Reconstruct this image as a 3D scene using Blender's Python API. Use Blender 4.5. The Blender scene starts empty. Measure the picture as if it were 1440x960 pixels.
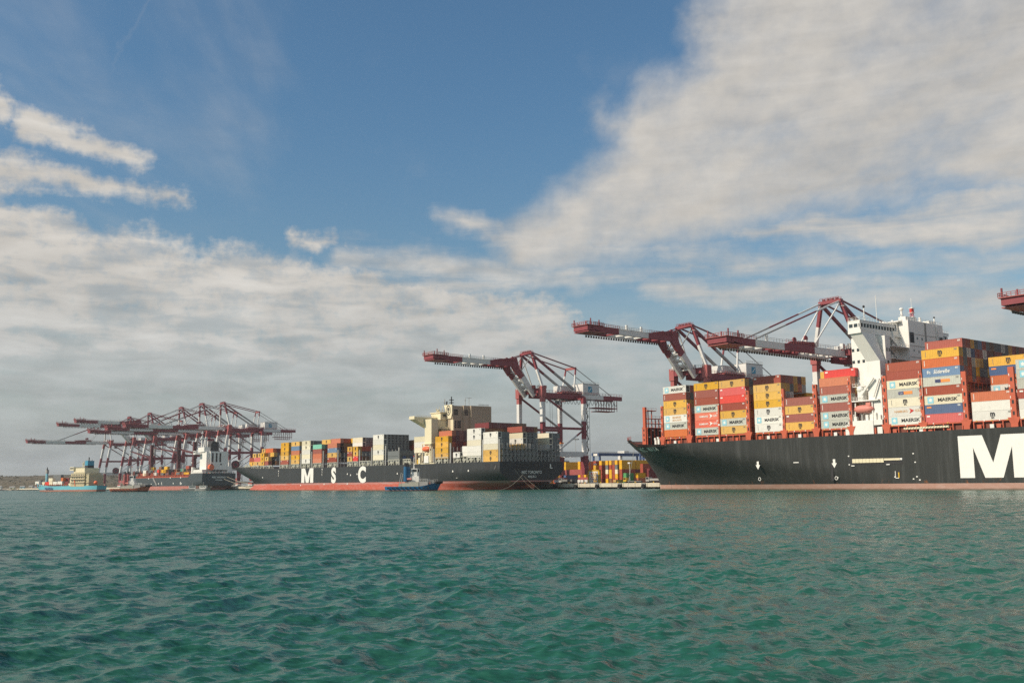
import bpy, math, random
import numpy as np
from mathutils import Vector, Matrix
scene = bpy.context.scene
col = scene.collection

# ------------------------------------------------------------ camera, sky, sun, exposure
CAM_H = 3.3
PITCH = math.atan(199 / 1400)
cam_d = bpy.data.cameras.new("camera")
cam_d.sensor_width = 36.0
cam_d.lens = 35.0
cam_d.clip_start = 0.3
cam_d.clip_end = 30000
cam = bpy.data.objects.new("camera", cam_d)
col.objects.link(cam)
_c, _s = math.cos(PITCH), math.sin(PITCH)
_F = Vector((0, _c, _s)); _U = Vector((0, -_s, _c)); _R = Vector((1, 0, 0))
_R2 = (_R - _U * 0.010).normalized(); _U2 = (_U + _R * 0.010).normalized()
cam.matrix_world = Matrix(((_R2.x, _U2.x, -_F.x, 0), (_R2.y, _U2.y, -_F.y, 0), (_R2.z, _U2.z, -_F.z, CAM_H), (0, 0, 0, 1)))
scene.camera = cam

SUN_DIR = Vector((-0.75, -0.335, 0.57)).normalized()
SUN_EL = math.asin(SUN_DIR.z)
SUN_AZ = math.atan2(SUN_DIR.x, SUN_DIR.y)          # clockwise from +Y
sun_d = bpy.data.lights.new("sun", 'SUN')
sun_d.energy = 4.3
sun_d.angle = math.radians(0.55)
sun_d.color = (1.0, 0.87, 0.70)
sun = bpy.data.objects.new("sun", sun_d)
col.objects.link(sun)
sun.rotation_euler = (-SUN_DIR).to_track_quat('-Z', 'Y').to_euler()
sun.location = (-300, -100, 300)

scene.view_settings.view_transform = 'Standard'
scene.view_settings.look = 'None'
scene.view_settings.exposure = 0.0
scene.view_settings.gamma = 1.0
scene.view_settings.use_curve_mapping = False
scene.cycles.use_denoising = False
scene.cycles.max_bounces = 6
scene.cycles.sample_clamp_indirect = 4.0
SKY_STR = 0.098

world = bpy.data.worlds.new("World")
scene.world = world
world.use_nodes = True
NT = world.node_tree
NT.nodes.clear()


class NB:
    """small helper to write node maths as python"""
    def __init__(s, nt): s.nt = nt
    def node(s, t, **kw):
        n = s.nt.nodes.new(t)
        for k, v in kw.items(): setattr(n, k, v)
        return n
    def _in(s, sock, v):
        if hasattr(v, 'is_output'): s.nt.links.new(v, sock)
        elif v is not None: sock.default_value = v
    def m(s, op, a, b=None, c=None, clamp=False):
        n = s.node('ShaderNodeMath', operation=op, use_clamp=clamp)
        s._in(n.inputs[0], a); s._in(n.inputs[1], b)
        if c is not None: s._in(n.inputs[2], c)
        return n.outputs[0]
    def ss(s, v, lo, hi, to0=0.0, to1=1.0):
        n = s.node('ShaderNodeMapRange', interpolation_type='SMOOTHSTEP')
        s._in(n.inputs[0], v); s._in(n.inputs[1], lo); s._in(n.inputs[2], hi)
        s._in(n.inputs[3], to0); s._in(n.inputs[4], to1)
        return n.outputs[0]
    def comb(s, x, y, z=0.0):
        n = s.node('ShaderNodeCombineXYZ')
        s._in(n.inputs[0], x); s._in(n.inputs[1], y); s._in(n.inputs[2], z)
        return n.outputs[0]
    def sep(s, v):
        n = s.node('ShaderNodeSeparateXYZ'); s._in(n.inputs[0], v)
        return n.outputs
    def noise(s, v, scale, detail=4, rough=0.5, dist=0.0, dim='3D'):
        n = s.node('ShaderNodeTexNoise', noise_dimensions=dim)
        s._in(n.inputs['Vector'], v); n.inputs['Scale'].default_value = scale
        n.inputs['Detail'].default_value = detail; n.inputs['Roughness'].default_value = rough
        n.inputs['Distortion'].default_value = dist
        return n.outputs[0]
    def mixc(s, f, a, b, blend='MIX'):
        n = s.node('ShaderNodeMix', data_type='RGBA', blend_type=blend)
        s._in(n.inputs[0], f); s._in(n.inputs[6], a); s._in(n.inputs[7], b)
        return n.outputs[2]
    def map(s, v, loc=(0, 0, 0), rot=(0, 0, 0), sc=(1, 1, 1)):
        n = s.node('ShaderNodeMapping'); s._in(n.inputs[0], v)
        n.inputs[1].default_value = loc; n.inputs[2].default_value = rot; n.inputs[3].default_value = sc
        return n.outputs[0]


def pix_dir(px, py):
    """direction seen at a pixel of the 1440 wide photograph, used to read azimuth and elevation once"""
    v = _F + _R2 * ((px - 720) / 1400) + _U2 * ((480 - py) / 1400)
    return v.normalized()


def azel(px, py):
    v = pix_dir(px, py)
    return math.degrees(math.atan2(v.x, v.y)), math.degrees(math.asin(v.z))


def build_sky():
    N = NB(NT)
    tc = N.node('ShaderNodeTexCoord')
    D = tc.outputs['Generated']
    x, y, z = N.sep(D)[0:3]
    sky = N.node('ShaderNodeTexSky', sky_type='NISHITA')
    sky.sun_disc = False
    sky.sun_elevation = SUN_EL
    sky.sun_rotation = SUN_AZ
    sky.altitude = 0
    sky.air_density = 1.15
    sky.dust_density = 1.6
    sky.ozone_density = 2.4
    az = N.m('MULTIPLY', N.m('ARCTAN2', x, y), 57.2958)
    el = N.m('MULTIPLY', N.m('ARCSINE', z), 57.2958)
    zz = N.m('ADD', N.m('MAXIMUM', z, 0.0), 0.10)
    u = N.m('DIVIDE', x, zz); v = N.m('DIVIDE', y, zz)
    P = N.comb(u, v, 0.0)
    AE = N.comb(az, el, 0.0)
    # domain warp in degrees
    w1 = N.noise(AE, 0.16, 5, 0.6)
    w2 = N.noise(N.map(AE, loc=(37, 11, 5)), 0.16, 5, 0.6)
    azw = N.m('ADD', az, N.m('MULTIPLY', N.m('SUBTRACT', w1, 0.5), 5.0))
    elw = N.m('ADD', el, N.m('MULTIPLY', N.m('SUBTRACT', w2, 0.5), 3.0))

    def seg(p, q, r0, r1=None, soft=1.0, amp=1.0):
        """soft value along a segment p..q (pixels), half width r0..r1 in degrees"""
        r1 = r0 if r1 is None else r1
        a0, e0 = azel(*p); a1, e1 = azel(*q)
        dx, dy = a1 - a0, e1 - e0
        L2 = dx * dx + dy * dy + 1e-6
        t = N.m('DIVIDE', N.m('ADD', N.m('MULTIPLY', N.m('SUBTRACT', azw, a0), dx), N.m('MULTIPLY', N.m('SUBTRACT', elw, e0), dy)), L2, clamp=True)
        ex = N.m('SUBTRACT', N.m('SUBTRACT', azw, a0), N.m('MULTIPLY', t, dx))
        ey = N.m('SUBTRACT', N.m('SUBTRACT', elw, e0), N.m('MULTIPLY', t, dy))
        d = N.m('SQRT', N.m('ADD', N.m('MULTIPLY', ex, ex), N.m('MULTIPLY', ey, ey)))
        r = N.m('ADD', r0, N.m('MULTIPLY', t, r1 - r0))
        f = N.m('DIVIDE', N.m('SUBTRACT', r, d), soft)
        return N.m('MINIMUM', f, amp)

    def mx(lst):
        o = lst[0]
        for k in lst[1:]: o = N.m('MAXIMUM', o, k)
        return o

    # streaky cloud texture on the cloud plane
    streak = N.noise(N.map(P, rot=(0, 0, 0.25), sc=(1.0, 0.35, 1)), 1.6, 6, 0.54, 0.4)
    fine = N.noise(N.map(P, rot=(0, 0, 0.25), sc=(1, 0.45, 1)), 4.5, 7, 0.6, 0.2)
    ripple = N.noise(N.map(AE, rot=(0, 0, -0.05), sc=(0.16, 1.0, 1)), 0.85, 7, 0.6, 0.35)
    puff = N.noise(AE, 0.55, 8, 0.6)
    det = N.m('ADD', N.m('MULTIPLY', N.m('SUBTRACT', streak, 0.5), 1.5), N.m('MULTIPLY', N.m('SUBTRACT', fine, 0.5), 2.0))
    det2 = N.m('ADD', N.m('MULTIPLY', N.m('SUBTRACT', ripple, 0.5), 1.7), N.m('MULTIPLY', N.m('SUBTRACT', puff, 0.5), 1.0))

    # the great mass upper right, running down to the left
    A = mx([seg((1560, -60), (730, 350), 8.6, 1.7, 1.6), seg((1500, -120), (1120, 60), 8.0, 6.0, 1.6),
            seg((1500, 40), (950, 190), 7.0, 3.2, 1.5), seg((850, 170), (1010, 190), .5, 2.2, 1.8, .55),
            seg((1600, 160), (1180, 190), 5.0, 3.0, 1.5)])
    fa = N.ss(N.m('ADD', A, N.m('ADD', det, N.m('MULTIPLY', N.m('SUBTRACT', puff, .5), .8))), -0.75, 1.35)
    # thin band under it
    B = mx([seg((1030, 325), (1500, 300), 0.45, 2.0, 0.9, .75), seg((620, 312), (760, 340), .5, 1.1, 1.0, .6),
            seg((900, 400), (1500, 415), 0.9, 1.4, 1.4, .62), seg((560, 400), (1000, 375), .8, 0.5, 1.2, .75),
            seg((1180, 480), (1480, 420), .3, 1.4, 1.2, .45), seg((470, 362), (800, 388), .9, 1.0, 1.3, .62), seg((760, 350), (1500, 362), .8, 1.0, 1.8, .42)])
    fb = N.ss(N.m('ADD', B, det2), -0.45, 1.25)
    # streaks and ripples to the left
    Cc = mx([seg((-40, 125), (8, 150), 1.5, 1.1, 1.1), seg((45, 178), (190, 218), 1.0, .75, .9),
             seg((-30, 228), (262, 284), 1.2, .55, 1.1, .8), seg((415, 338), (462, 338), .55, .5, .7, .8),
             seg((-200, 420), (230, 410), 4.6, 3.4, 1.4), seg((150, 420), (760, 470), 3.6, 2.9, 1.5), seg((300, 380), (640, 425), 1.6, 1.4, 1.2),
             seg((-200, 300), (80, 330), 2.6, 1.6, 1.0), seg((480, 350), (560, 372), .3, .3, .6, .55)])
    puff2 = N.noise(AE, 1.3, 8, 0.62)
    rip0 = N.noise(N.map(AE, rot=(0, 0, -0.10), sc=(0.26, 1.0, 1)), 1.0, 4, 0.5, 0.4)
    fc = N.ss(N.m('ADD', Cc, N.m('ADD', N.m('MULTIPLY', det2, 0.75), N.m('MULTIPLY', N.m('SUBTRACT', puff2, .5), 1.5))), -0.25, 0.95)
    veil = N.ss(N.m('ADD', rip0, N.m('MULTIPLY', N.m('SUBTRACT', puff2, .5), .6)), .34, .58, .72, 1.0)
    fc = N.m('MULTIPLY', fc, N.m('MAXIMUM', veil, N.ss(el, 12, 15, 0, 1)))
    # low thin veil towards the horizon
    Dv = mx([seg((-300, 520), (620, 520), 3.4, 3.0, 1.8, 1.0), seg((500, 500), (1600, 490), 2.6, 3.0, 1.8, .85)])
    fd = N.m('MULTIPLY', N.ss(N.m('ADD', Dv, det2), -0.4, 1.2), 0.85)
    # small cumulus low down
    Ev = mx([seg((400, 590), (520, 585), .5, .5, .6, .6), seg((560, 572), (700, 560), .45, .7, .7, .8), seg((800, 560), (900, 590), .8, .8, 1, .5),
             seg((1280, 462), (1300, 470), .9, .9, .6, .8), seg((1370, 462), (1420, 462), 1.2, 1.0, .7, .8), seg((770, 560), (1100, 545), 1.0, 1.0, 1.0, .55)])
    fe = N.m('MULTIPLY', N.ss(N.m('ADD', Ev, N.m('MULTIPLY', N.m('SUBTRACT', puff, .5), 1.6)), -0.05, 0.6), .62)
    # faint cirrus wisps in the open blue and clouds all round behind the viewer
    back = N.ss(N.m('ADD', N.m('ABSOLUTE', az), N.m('MULTIPLY', w1, 20)), 42, 60)
    fback = N.m('MULTIPLY', back, N.ss(N.m('ADD', streak, N.m('MULTIPLY', fine, .4)), 0.62, 0.82))
    wisp = N.m('MULTIPLY', N.ss(N.m('ADD', streak, N.m('MULTIPLY', fine, .3)), 0.66, 0.92), 0.28)
    contrail = N.m('MULTIPLY', seg((205, -20), (118, 170), .22, .10, .35, 1.0), N.m('MULTIPLY', fine, .28))
    contrail = N.m('MAXIMUM', contrail, 0.0)
    haze_low = N.m('ADD', N.ss(el, 1.0, 13.0, 0.93, 0.0), N.m('MULTIPLY', N.m('SUBTRACT', ripple, .5), .25), clamp=True)
    haze_low = N.m('MULTIPLY', haze_low, N.ss(el, 9, 15, 1.0, 0.0))
    alpha = mx([fa, fb, fc, fd, fe, fback, wisp, contrail, haze_low])
    alpha = N.m('MULTIPLY', alpha, N.ss(z, -0.01, 0.02), clamp=True)

    # cloud brightness: thick parts a little darker and greyer underneath
    thick = mx([fa, fc])
    rip2 = N.noise(N.map(AE, rot=(0, 0, -0.10), sc=(0.26, 1.0, 1)), 1.0, 4, 0.5, 0.4)
    sh = N.m('ADD', N.m('MULTIPLY', det2, 0.12), N.m('MULTIPLY', N.m('SUBTRACT', streak, .5), .26))
    sh = N.m('ADD', sh, N.m('MULTIPLY', N.m('SUBTRACT', rip2, .5), N.ss(az, -4, 8, .40, .14)))
    lum = N.m('ADD', N.ss(az, -6, 8, 0.565, 0.56), sh)
    lowdark = N.ss(el, 0.0, 12.0, 0.755, 1.0)
    lum = N.m('MULTIPLY', lum, lowdark)
    warm = N.mixc(N.ss(el, 1.0, 14.0), (0.94, 1.0, 1.01, 1), (1.05, 1.0, 0.925, 1))
    cc = N.node('ShaderNodeVectorMath', operation='SCALE')
    NT.links.new(warm, cc.inputs[0]); NT.links.new(lum, cc.inputs[3])
    bg_sky = N.node('ShaderNodeBackground'); bg_sky.inputs[1].default_value = SKY_STR
    # gentle grading of the air: the real sky that day was clear deep blue overhead, milky low down
    tint = N.mixc(N.ss(el, 2.0, 24.0), (0.92, 1.03, 1.0, 1), (0.72, 1.0, 1.10, 1))
    NT.links.new(N.mixc(1.0, sky.outputs[0], tint, 'MULTIPLY'), bg_sky.inputs[0])
    bg_c = N.node('ShaderNodeBackground'); bg_c.inputs[1].default_value = 1.0
    NT.links.new(cc.outputs[0], bg_c.inputs[0])
    mix = N.node('ShaderNodeMixShader')
    NT.links.new(alpha, mix.inputs[0]); NT.links.new(bg_sky.outputs[0], mix.inputs[1]); NT.links.new(bg_c.outputs[0], mix.inputs[2])
    out = N.node('ShaderNodeOutputWorld')
    NT.links.new(mix.outputs[0], out.inputs[0])


build_sky()

# ------------------------------------------------------------ frames and helpers
random.seed(7)
PA = Vector((61.0, 398.0, 0.0))
PD = Vector((0.617, -0.787, 0)).normalized()      # along the quay, towards the right and nearer
PT = Vector((0.787, 0.617, 0)).normalized()       # from the water towards the land
ANG = math.atan2(PD.y, PD.x)


def st(s, t, z=0.0):
    return PA + PD * s + PT * t + Vector((0, 0, z))


def tag(o, label=None, cat=None, group=None, kind=None):
    if label: o['label'] = label
    if cat: o['category'] = cat
    if group: o['group'] = group
    if kind: o['kind'] = kind
    return o


def root(name, s, t, z, label, cat, group=None):
    """an Empty at the thing's base; its parts are given in quay coordinates (s, t, z)"""
    o = bpy.data.objects.new(name, None)
    o.empty_display_size = 1
    col.objects.link(o)
    o.location = st(s, t, z); o.rotation_euler = (0, 0, ANG)
    o['_o'] = (s, t, z)
    return tag(o, label, cat, group)


class MB:
    def __init__(s, mats=()):
        s.v = []; s.f = []; s.mi = []; s.mats = list(mats); s.sm = []
    def mat(s, m):
        if m not in s.mats: s.mats.append(m)
        return s.mats.index(m)
    def add(s, vs, fs, m, smooth=False):
        b = len(s.v); s.v.extend([tuple(p) for p in vs]); k = s.mat(m)
        for f in fs:
            s.f.append([b + i for i in f]); s.mi.append(k); s.sm.append(smooth)
    def box(s, x0, x1, y0, y1, z0, z1, m):
        if x0 > x1: x0, x1 = x1, x0
        if y0 > y1: y0, y1 = y1, y0
        if z0 > z1: z0, z1 = z1, z0
        vs = [(x0, y0, z0), (x1, y0, z0), (x1, y1, z0), (x0, y1, z0), (x0, y0, z1), (x1, y0, z1), (x1, y1, z1), (x0, y1, z1)]
        s.add(vs, [(0, 3, 2, 1), (4, 5, 6, 7), (0, 1, 5, 4), (1, 2, 6, 5), (2, 3, 7, 6), (3, 0, 4, 7)], m)
        return s
    def bar(s, p, q, w, h, m, w2=None, h2=None, up=(0, 0, 1)):
        """rectangular beam; w across, h in the up direction"""
        p = Vector(p); q = Vector(q); d = (q - p)
        if d.length < 1e-6: return s
        d.normalize(); u = Vector(up)
        if abs(d.dot(u)) > 0.98: u = Vector((1, 0, 0))
        a = d.cross(u).normalized(); b = a.cross(d).normalized()
        w2 = w if w2 is None else w2; h2 = h if h2 is None else h2
        vs = []
        for P, ww, hh in ((p, w, h), (q, w2, h2)):
            for i, j in ((-1, -1), (1, -1), (1, 1), (-1, 1)):
                vs.append(P + a * (i * ww / 2) + b * (j * hh / 2))
        s.add(vs, [(0, 1, 2, 3), (7, 6, 5, 4), (0, 4, 5, 1), (1, 5, 6, 2), (2, 6, 7, 3), (3, 7, 4, 0)], m)
        return s
    def tube(s, p, q, r, m, n=8, r2=None):
        p = Vector(p); q = Vector(q); d = (q - p)
        if d.length < 1e-6: return s
        d.normalize(); u = Vector((0, 0, 1)) if abs(d.z) < .95 else Vector((1, 0, 0))
        a = d.cross(u).normalized(); b = a.cross(d).normalized(); r2 = r if r2 is None else r2
        vs = []
        for P, R in ((p, r), (q, r2)):
            for i in range(n):
                t = 2 * math.pi * i / n
                vs.append(P + a * (R * math.cos(t)) + b * (R * math.sin(t)))
        fs = [(i, n + i, n + (i + 1) % n, (i + 1) % n) for i in range(n)]
        s.add(vs, fs, m, True)
        s.add(vs[:n], [tuple(range(n))], m); s.add(vs[n:], [tuple(reversed(range(n)))], m)
        return s
    def bands(s, p, q, w, h, cuts, ms, up=(0, 0, 1)):
        """a beam painted in bands: cuts are fractions 0..1 between bands"""
        p = Vector(p); q = Vector(q); c = [0] + list(cuts) + [1]
        for i in range(len(c) - 1):
            s.bar(p.lerp(q, c[i]), p.lerp(q, c[i + 1]), w, h, ms[i % len(ms)], up=up)
        return s
    def ball(s, c, rx, ry, rz, m, nu=12, nv=8):
        vs = []; fs = []
        for j in range(nv + 1):
            ph = math.pi * j / nv
            for i in range(nu):
                th = 2 * math.pi * i / nu
                vs.append((c[0] + rx * math.sin(ph) * math.cos(th), c[1] + ry * math.sin(ph) * math.sin(th), c[2] + rz * math.cos(ph)))
        for j in range(nv):
            for i in range(nu):
                fs.append((j * nu + i, (j + 1) * nu + i, (j + 1) * nu + (i + 1) % nu, j * nu + (i + 1) % nu))
        s.add(vs, fs, m, True); return s
    def prism(s, poly, axis, a, b, m):
        """poly: 2D points; axis 'x','y','z' is the extrusion axis from a to b"""
        n = len(poly)
        def mk(p, k):
            return {'x': (k, p[0], p[1]), 'y': (p[0], k, p[1]), 'z': (p[0], p[1], k)}[axis]
        vs = [mk(p, a) for p in poly] + [mk(p, b) for p in poly]
        fs = [tuple(range(n)), tuple(reversed(range(n, 2 * n)))] + [(i, n + i, n + (i + 1) % n, (i + 1) % n) for i in range(n)]
        s.add(vs, fs, m); return s
    def rail(s, p, q, m, h=1.1, step=1.5, r=0.05):
        p = Vector(p); q = Vector(q); L = (q - p).length; n = max(1, int(L / step))
        for k in range(n + 1):
            a = p.lerp(q, k / n); s.bar(a, a + Vector((0, 0, h)), r, r, m)
        for hh in (h, h * .5):
            s.bar(p + Vector((0, 0, hh)), q + Vector((0, 0, hh)), r, r, m)
        return s
    def text(s, body, m, org, size, xd, yd=(0, 0, 1), bold=0.0, wx=1.0, center=True, fn=None, shear=0.0):
        vs, fs = text_geo(body, bold)
        if not vs: return s
        xs = [v[0] for v in vs]; x0 = (min(xs) + max(xs)) / 2 if center else min(xs)
        X = Vector(xd); Y = Vector(yd); O = Vector(org); out = []
        for v in vs:
            a = (v[0] - x0) * size * wx + shear * v[1] * size; b = v[1] * size
            out.append(O + X * a + Y * b if fn is None else fn(a, b))
        s.add(out, fs, m); return s
    def build(s, name, parent=None, loc=None, rot=None, label=None, smooth=None):
        if not s.v: return None
        me = s.mesh(name, (0, 0, 0) if parent is None or '_o' not in parent else tuple(parent['_o']))
        ob = bpy.data.objects.new(name, me); col.objects.link(ob)
        if parent is not None: ob.parent = parent
        if loc is not None: ob.location = loc
        if rot is not None: ob.rotation_euler = rot
        if label: ob['label'] = label
        if parent is not None and '_o' in parent: ob['_o'] = tuple(parent['_o'])
        return ob
    def mesh(s, name, org=(0, 0, 0)):
        me = bpy.data.meshes.new(name)
        A = np.array(s.v, dtype=float) - np.array(org, dtype=float)
        me.from_pydata(A.tolist(), [], s.f)
        for m in s.mats: me.materials.append(m)
        me.polygons.foreach_set('material_index', s.mi)
        me.polygons.foreach_set('use_smooth', s.sm)
        me.validate(); me.update()
        return me


_TXT = {}


def text_geo(body, bold):
    k = (body, bold)
    if k not in _TXT:
        cu = bpy.data.curves.new('lettering', 'FONT'); cu.body = body; cu.offset = bold; cu.size = 1.0
        cu.resolution_u = 4
        ob = bpy.data.objects.new('lettering', cu); col.objects.link(ob)
        dg = bpy.context.evaluated_depsgraph_get(); dg.update()
        me = bpy.data.meshes.new_from_object(ob.evaluated_get(dg))
        _TXT[k] = ([tuple(v.co) for v in me.vertices], [tuple(p.vertices) for p in me.polygons])
        bpy.data.objects.remove(ob); bpy.data.curves.remove(cu); bpy.data.meshes.remove(me)
    return _TXT[k]


# ------------------------------------------------------------ materials
def paint(name, c, rough=0.5, grime=0.25, scale=0.35, rust=0.0, vary=0.0, metal=0.0, spec=0.4, streaks=0.0):
    m = bpy.data.materials.new(name); m.use_nodes = True
    nt = m.node_tree; N = NB(nt); b = nt.nodes['Principled BSDF']
    tc = N.node('ShaderNodeTexCoord'); O = tc.outputs['Object']
    base = (*c, 1)
    n1 = N.noise(O, scale, 6, 0.65)
    dark = tuple(x * 0.62 for x in c) + (1,)
    light = tuple(min(0.9, x * 1.22 + 0.01) for x in c) + (1,)
    cc = N.mixc(N.m('MULTIPLY', N.ss(n1, .42, .75), grime), base, dark)
    cc = N.mixc(N.m('MULTIPLY', N.ss(N.noise(N.map(O, loc=(9, 4, 2)), scale * 2.1, 5, .6), .5, .8), grime), cc, light)
    if streaks:
        sn = N.noise(N.map(O, sc=(2.2, 2.2, 0.07)), 1.0, 5, .6)
        cc = N.mixc(N.m('MULTIPLY', N.ss(sn, .5, .72), streaks), cc, tuple(min(.9, x * .55 + .10) for x in c) + (1,))
        sn2 = N.noise(N.map(O, loc=(3, 9, 1), sc=(1.3, 1.3, 0.05)), 1.0, 5, .6)
        cc = N.mixc(N.m('MULTIPLY', N.ss(sn2, .52, .75), streaks), cc, tuple(x * .55 for x in c) + (1,))
    if rust:
        rn = N.noise(N.map(O, sc=(1, 1, .35)), 1.1, 8, .7)
        cc = N.mixc(N.m('MULTIPLY', N.ss(rn, .60, .70), rust), cc, (0.16, 0.055, 0.02, 1))
    if vary:
        oi = N.node('ShaderNodeObjectInfo')
        hs = N.node('ShaderNodeHueSaturation')
        nt.links.new(N.m('ADD', .5, N.m('MULTIPLY', N.m('SUBTRACT', oi.outputs['Random'], .5), vary * .028)), hs.inputs['Hue'])
        r2 = N.m('FRACT', N.m('MULTIPLY', oi.outputs['Random'], 17.31))
        nt.links.new(N.m('ADD', 1.0, N.m('MULTIPLY', N.m('SUBTRACT', r2, .5), vary)), hs.inputs['Value'])
        r3 = N.m('FRACT', N.m('MULTIPLY', oi.outputs['Random'], 41.7))
        nt.links.new(N.m('ADD', .93, N.m('MULTIPLY', N.m('SUBTRACT', r3, .5), vary)), hs.inputs['Saturation'])
        nt.links.new(cc, hs.inputs['Color']); cc = hs.outputs[0]
    nt.links.new(cc, b.inputs['Base Color'])
    nt.links.new(N.m('ADD', rough, N.m('MULTIPLY', N.m('SUBTRACT', n1, .5), .25)), b.inputs['Roughness'])
    b.inputs['Metallic'].default_value = metal
    b.inputs['Specular IOR Level'].default_value = spec
    return m


def hull_paint(name, top, boot, zboot, dirt=0.5, pattern_seed=0.0, rough=.45, band=0.0):
    """ship side: topside colour above the paint line zboot (m above the water), boot colour below; weathered"""
    m = bpy.data.materials.new(name); m.use_nodes = True
    nt = m.node_tree; N = NB(nt); b = nt.nodes['Principled BSDF']
    tc = N.node('ShaderNodeTexCoord'); O = N.map(tc.outputs['Object'], loc=(pattern_seed, 0, 0))
    z = N.sep(tc.outputs['Object'])[2]
    s1 = N.noise(N.map(O, sc=(.42, .42, .03)), 1.0, 7, .68)
    s2 = N.noise(N.map(O, sc=(2.6, 2.6, .09)), 1.0, 6, .6)
    big = N.noise(O, .05, 5, .6)
    T = (*top, 1)
    cc = N.mixc(N.m('MULTIPLY', N.ss(s1, .49, .72), dirt * .7), T, tuple(x * 1.5 + .035 for x in top) + (1,))
    cc = N.mixc(N.m('MULTIPLY', N.ss(s2, .54, .70), dirt * .30), cc, tuple(x * 1.8 + .045 for x in top) + (1,))
    cc = N.mixc(N.m('MULTIPLY', N.ss(big, .4, .65), dirt * .4), cc, tuple(x * .75 for x in top) + (1,))
    # plate seams
    bz = N.m('ABSOLUTE', N.m('SUBTRACT', N.m('FRACT', N.m('MULTIPLY', z, .42)), .5))
    cc = N.mixc(N.m('MULTIPLY', N.ss(bz, .485, .498), .22), cc, tuple(x * .5 for x in top) + (1,))
    # rust weeping just above the paint line
    rn = N.noise(N.map(O, sc=(.55, .55, .30)), 1.0, 8, .72)
    near = N.ss(N.m('ABSOLUTE', N.m('SUBTRACT', z, zboot + .2)), 0.0, 1.7, 1.0, 0.0)
    cc = N.mixc(N.m('MULTIPLY', N.m('MULTIPLY', N.ss(rn, .56, .68), near), dirt), cc, (.30, .10, .03, 1))
    Bc = (*boot, 1)
    bn = N.noise(N.map(O, sc=(1, 1, 2.5)), .30, 7, .7)
    bc = N.mixc(N.m('MULTIPLY', N.ss(bn, .42, .7), .55), Bc, tuple(x * .8 + .16 for x in boot) + (1,))
    bc = N.mixc(N.m('MULTIPLY', N.ss(N.noise(N.map(O, loc=(5, 2, 1), sc=(1, 1, .2)), .8, 8, .7), .60, .70), dirt), bc, (.28, .09, .035, 1))
    if band:  # sun bleached zone high on the boot topping
        bc = N.mixc(N.m('MULTIPLY', N.ss(z, zboot - band, zboot - band + .8), N.ss(N.noise(N.map(O, sc=(.08, .08, .8)), 1.0, 4, .6), .3, .6)), bc, tuple(x * .5 + .20 for x in boot) + (1,))
    bc = N.mixc(N.ss(N.m('ADD', z, N.m('MULTIPLY', bn, .5)), .35, .85, .7, 0.0), bc, (.07, .065, .045, 1))
    f = N.ss(z, zboot - .03, zboot + .03)
    nt.links.new(N.mixc(f, bc, cc), b.inputs['Base Color'])
    nt.links.new(N.m('ADD', rough, N.m('MULTIPLY', N.m('SUBTRACT', s1, .5), .4)), b.inputs['Roughness'])
    b.inputs['Specular IOR Level'].default_value = .22
    bp = N.node('ShaderNodeBump'); bp.inputs['Strength'].default_value = .12; bp.inputs['Distance'].default_value = .25
    nt.links.new(N.noise(N.map(O, sc=(1, 1, .6)), .45, 3, .5), bp.inputs['Height']); nt.links.new(bp.outputs[0], b.inputs['Normal'])
    return m


def water_mat():
    m = bpy.data.materials.new('water'); m.use_nodes = True
    nt = m.node_tree; N = NB(nt); b = nt.nodes['Principled BSDF']
    geo = N.node('ShaderNodeNewGeometry'); P = geo.outputs['Position']
    big = N.noise(N.map(P, sc=(.010, .022, 1)), 1.0, 3, .5)
    c = N.mixc(N.ss(big, .35, .65), (0.0190, 0.094, 0.068, 1), (0.0240, 0.115, 0.084, 1))
    fo = N.m('MULTIPLY', N.ss(N.noise(N.map(P, sc=(.5, 1.0, 1)), .42, 7, .68), .735, .755), N.ss(N.noise(P, 9.0, 3, .6), .42, .56))
    c = N.mixc(fo, c, (.62, .66, .62, 1))
    nt.links.new(c, b.inputs['Base Color'])
    b.inputs['Roughness'].default_value = 0.21
    b.inputs['IOR'].default_value = 1.33
    b.inputs['Specular IOR Level'].default_value = 0.28
    # ripples: random slopes at several sizes added to the wave normals (no screen filtering, so the far water stays rough)
    def slope(scale, k, rot, sc=(1, 1.6, 1), det=3, off=(0, 0, 0)):
        n = N.node('ShaderNodeTexNoise'); nt.links.new(N.map(P, loc=off, rot=(0, 0, rot), sc=sc), n.inputs['Vector'])
        n.inputs['Scale'].default_value = scale; n.inputs['Detail'].default_value = det; n.inputs['Roughness'].default_value = .6
        v = N.node('ShaderNodeVectorMath', operation='SUBTRACT'); nt.links.new(n.outputs[1], v.inputs[0]); v.inputs[1].default_value = (.5, .5, .5)
        w = N.node('ShaderNodeVectorMath', operation='MULTIPLY'); nt.links.new(v.outputs[0], w.inputs[0]); w.inputs[1].default_value = (k, k * 1.25, 0)
        return w.outputs[0]
    def addv(a, b_):
        v = N.node('ShaderNodeVectorMath', operation='ADD'); nt.links.new(a, v.inputs[0]); nt.links.new(b_, v.inputs[1]); return v.outputs[0]
    s_ = addv(addv(addv(slope(.5, .7, .3), slope(1.7, 1.35, -.4, (1, 1.9, 1))), slope(5.0, 1.3, .1, (1, 1.7, 1), det=4)), addv(slope(.05, .42, .12, (.6, 2.2, 1), 3), slope(.16, .5, -.1, (.6, 2.0, 1), 3)))
    nn = N.node('ShaderNodeVectorMath', operation='NORMALIZE'); nt.links.new(addv(geo.outputs['Normal'], s_), nn.inputs[0])
    nt.links.new(nn.outputs[0], b.inputs['Normal'])
    return m


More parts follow.
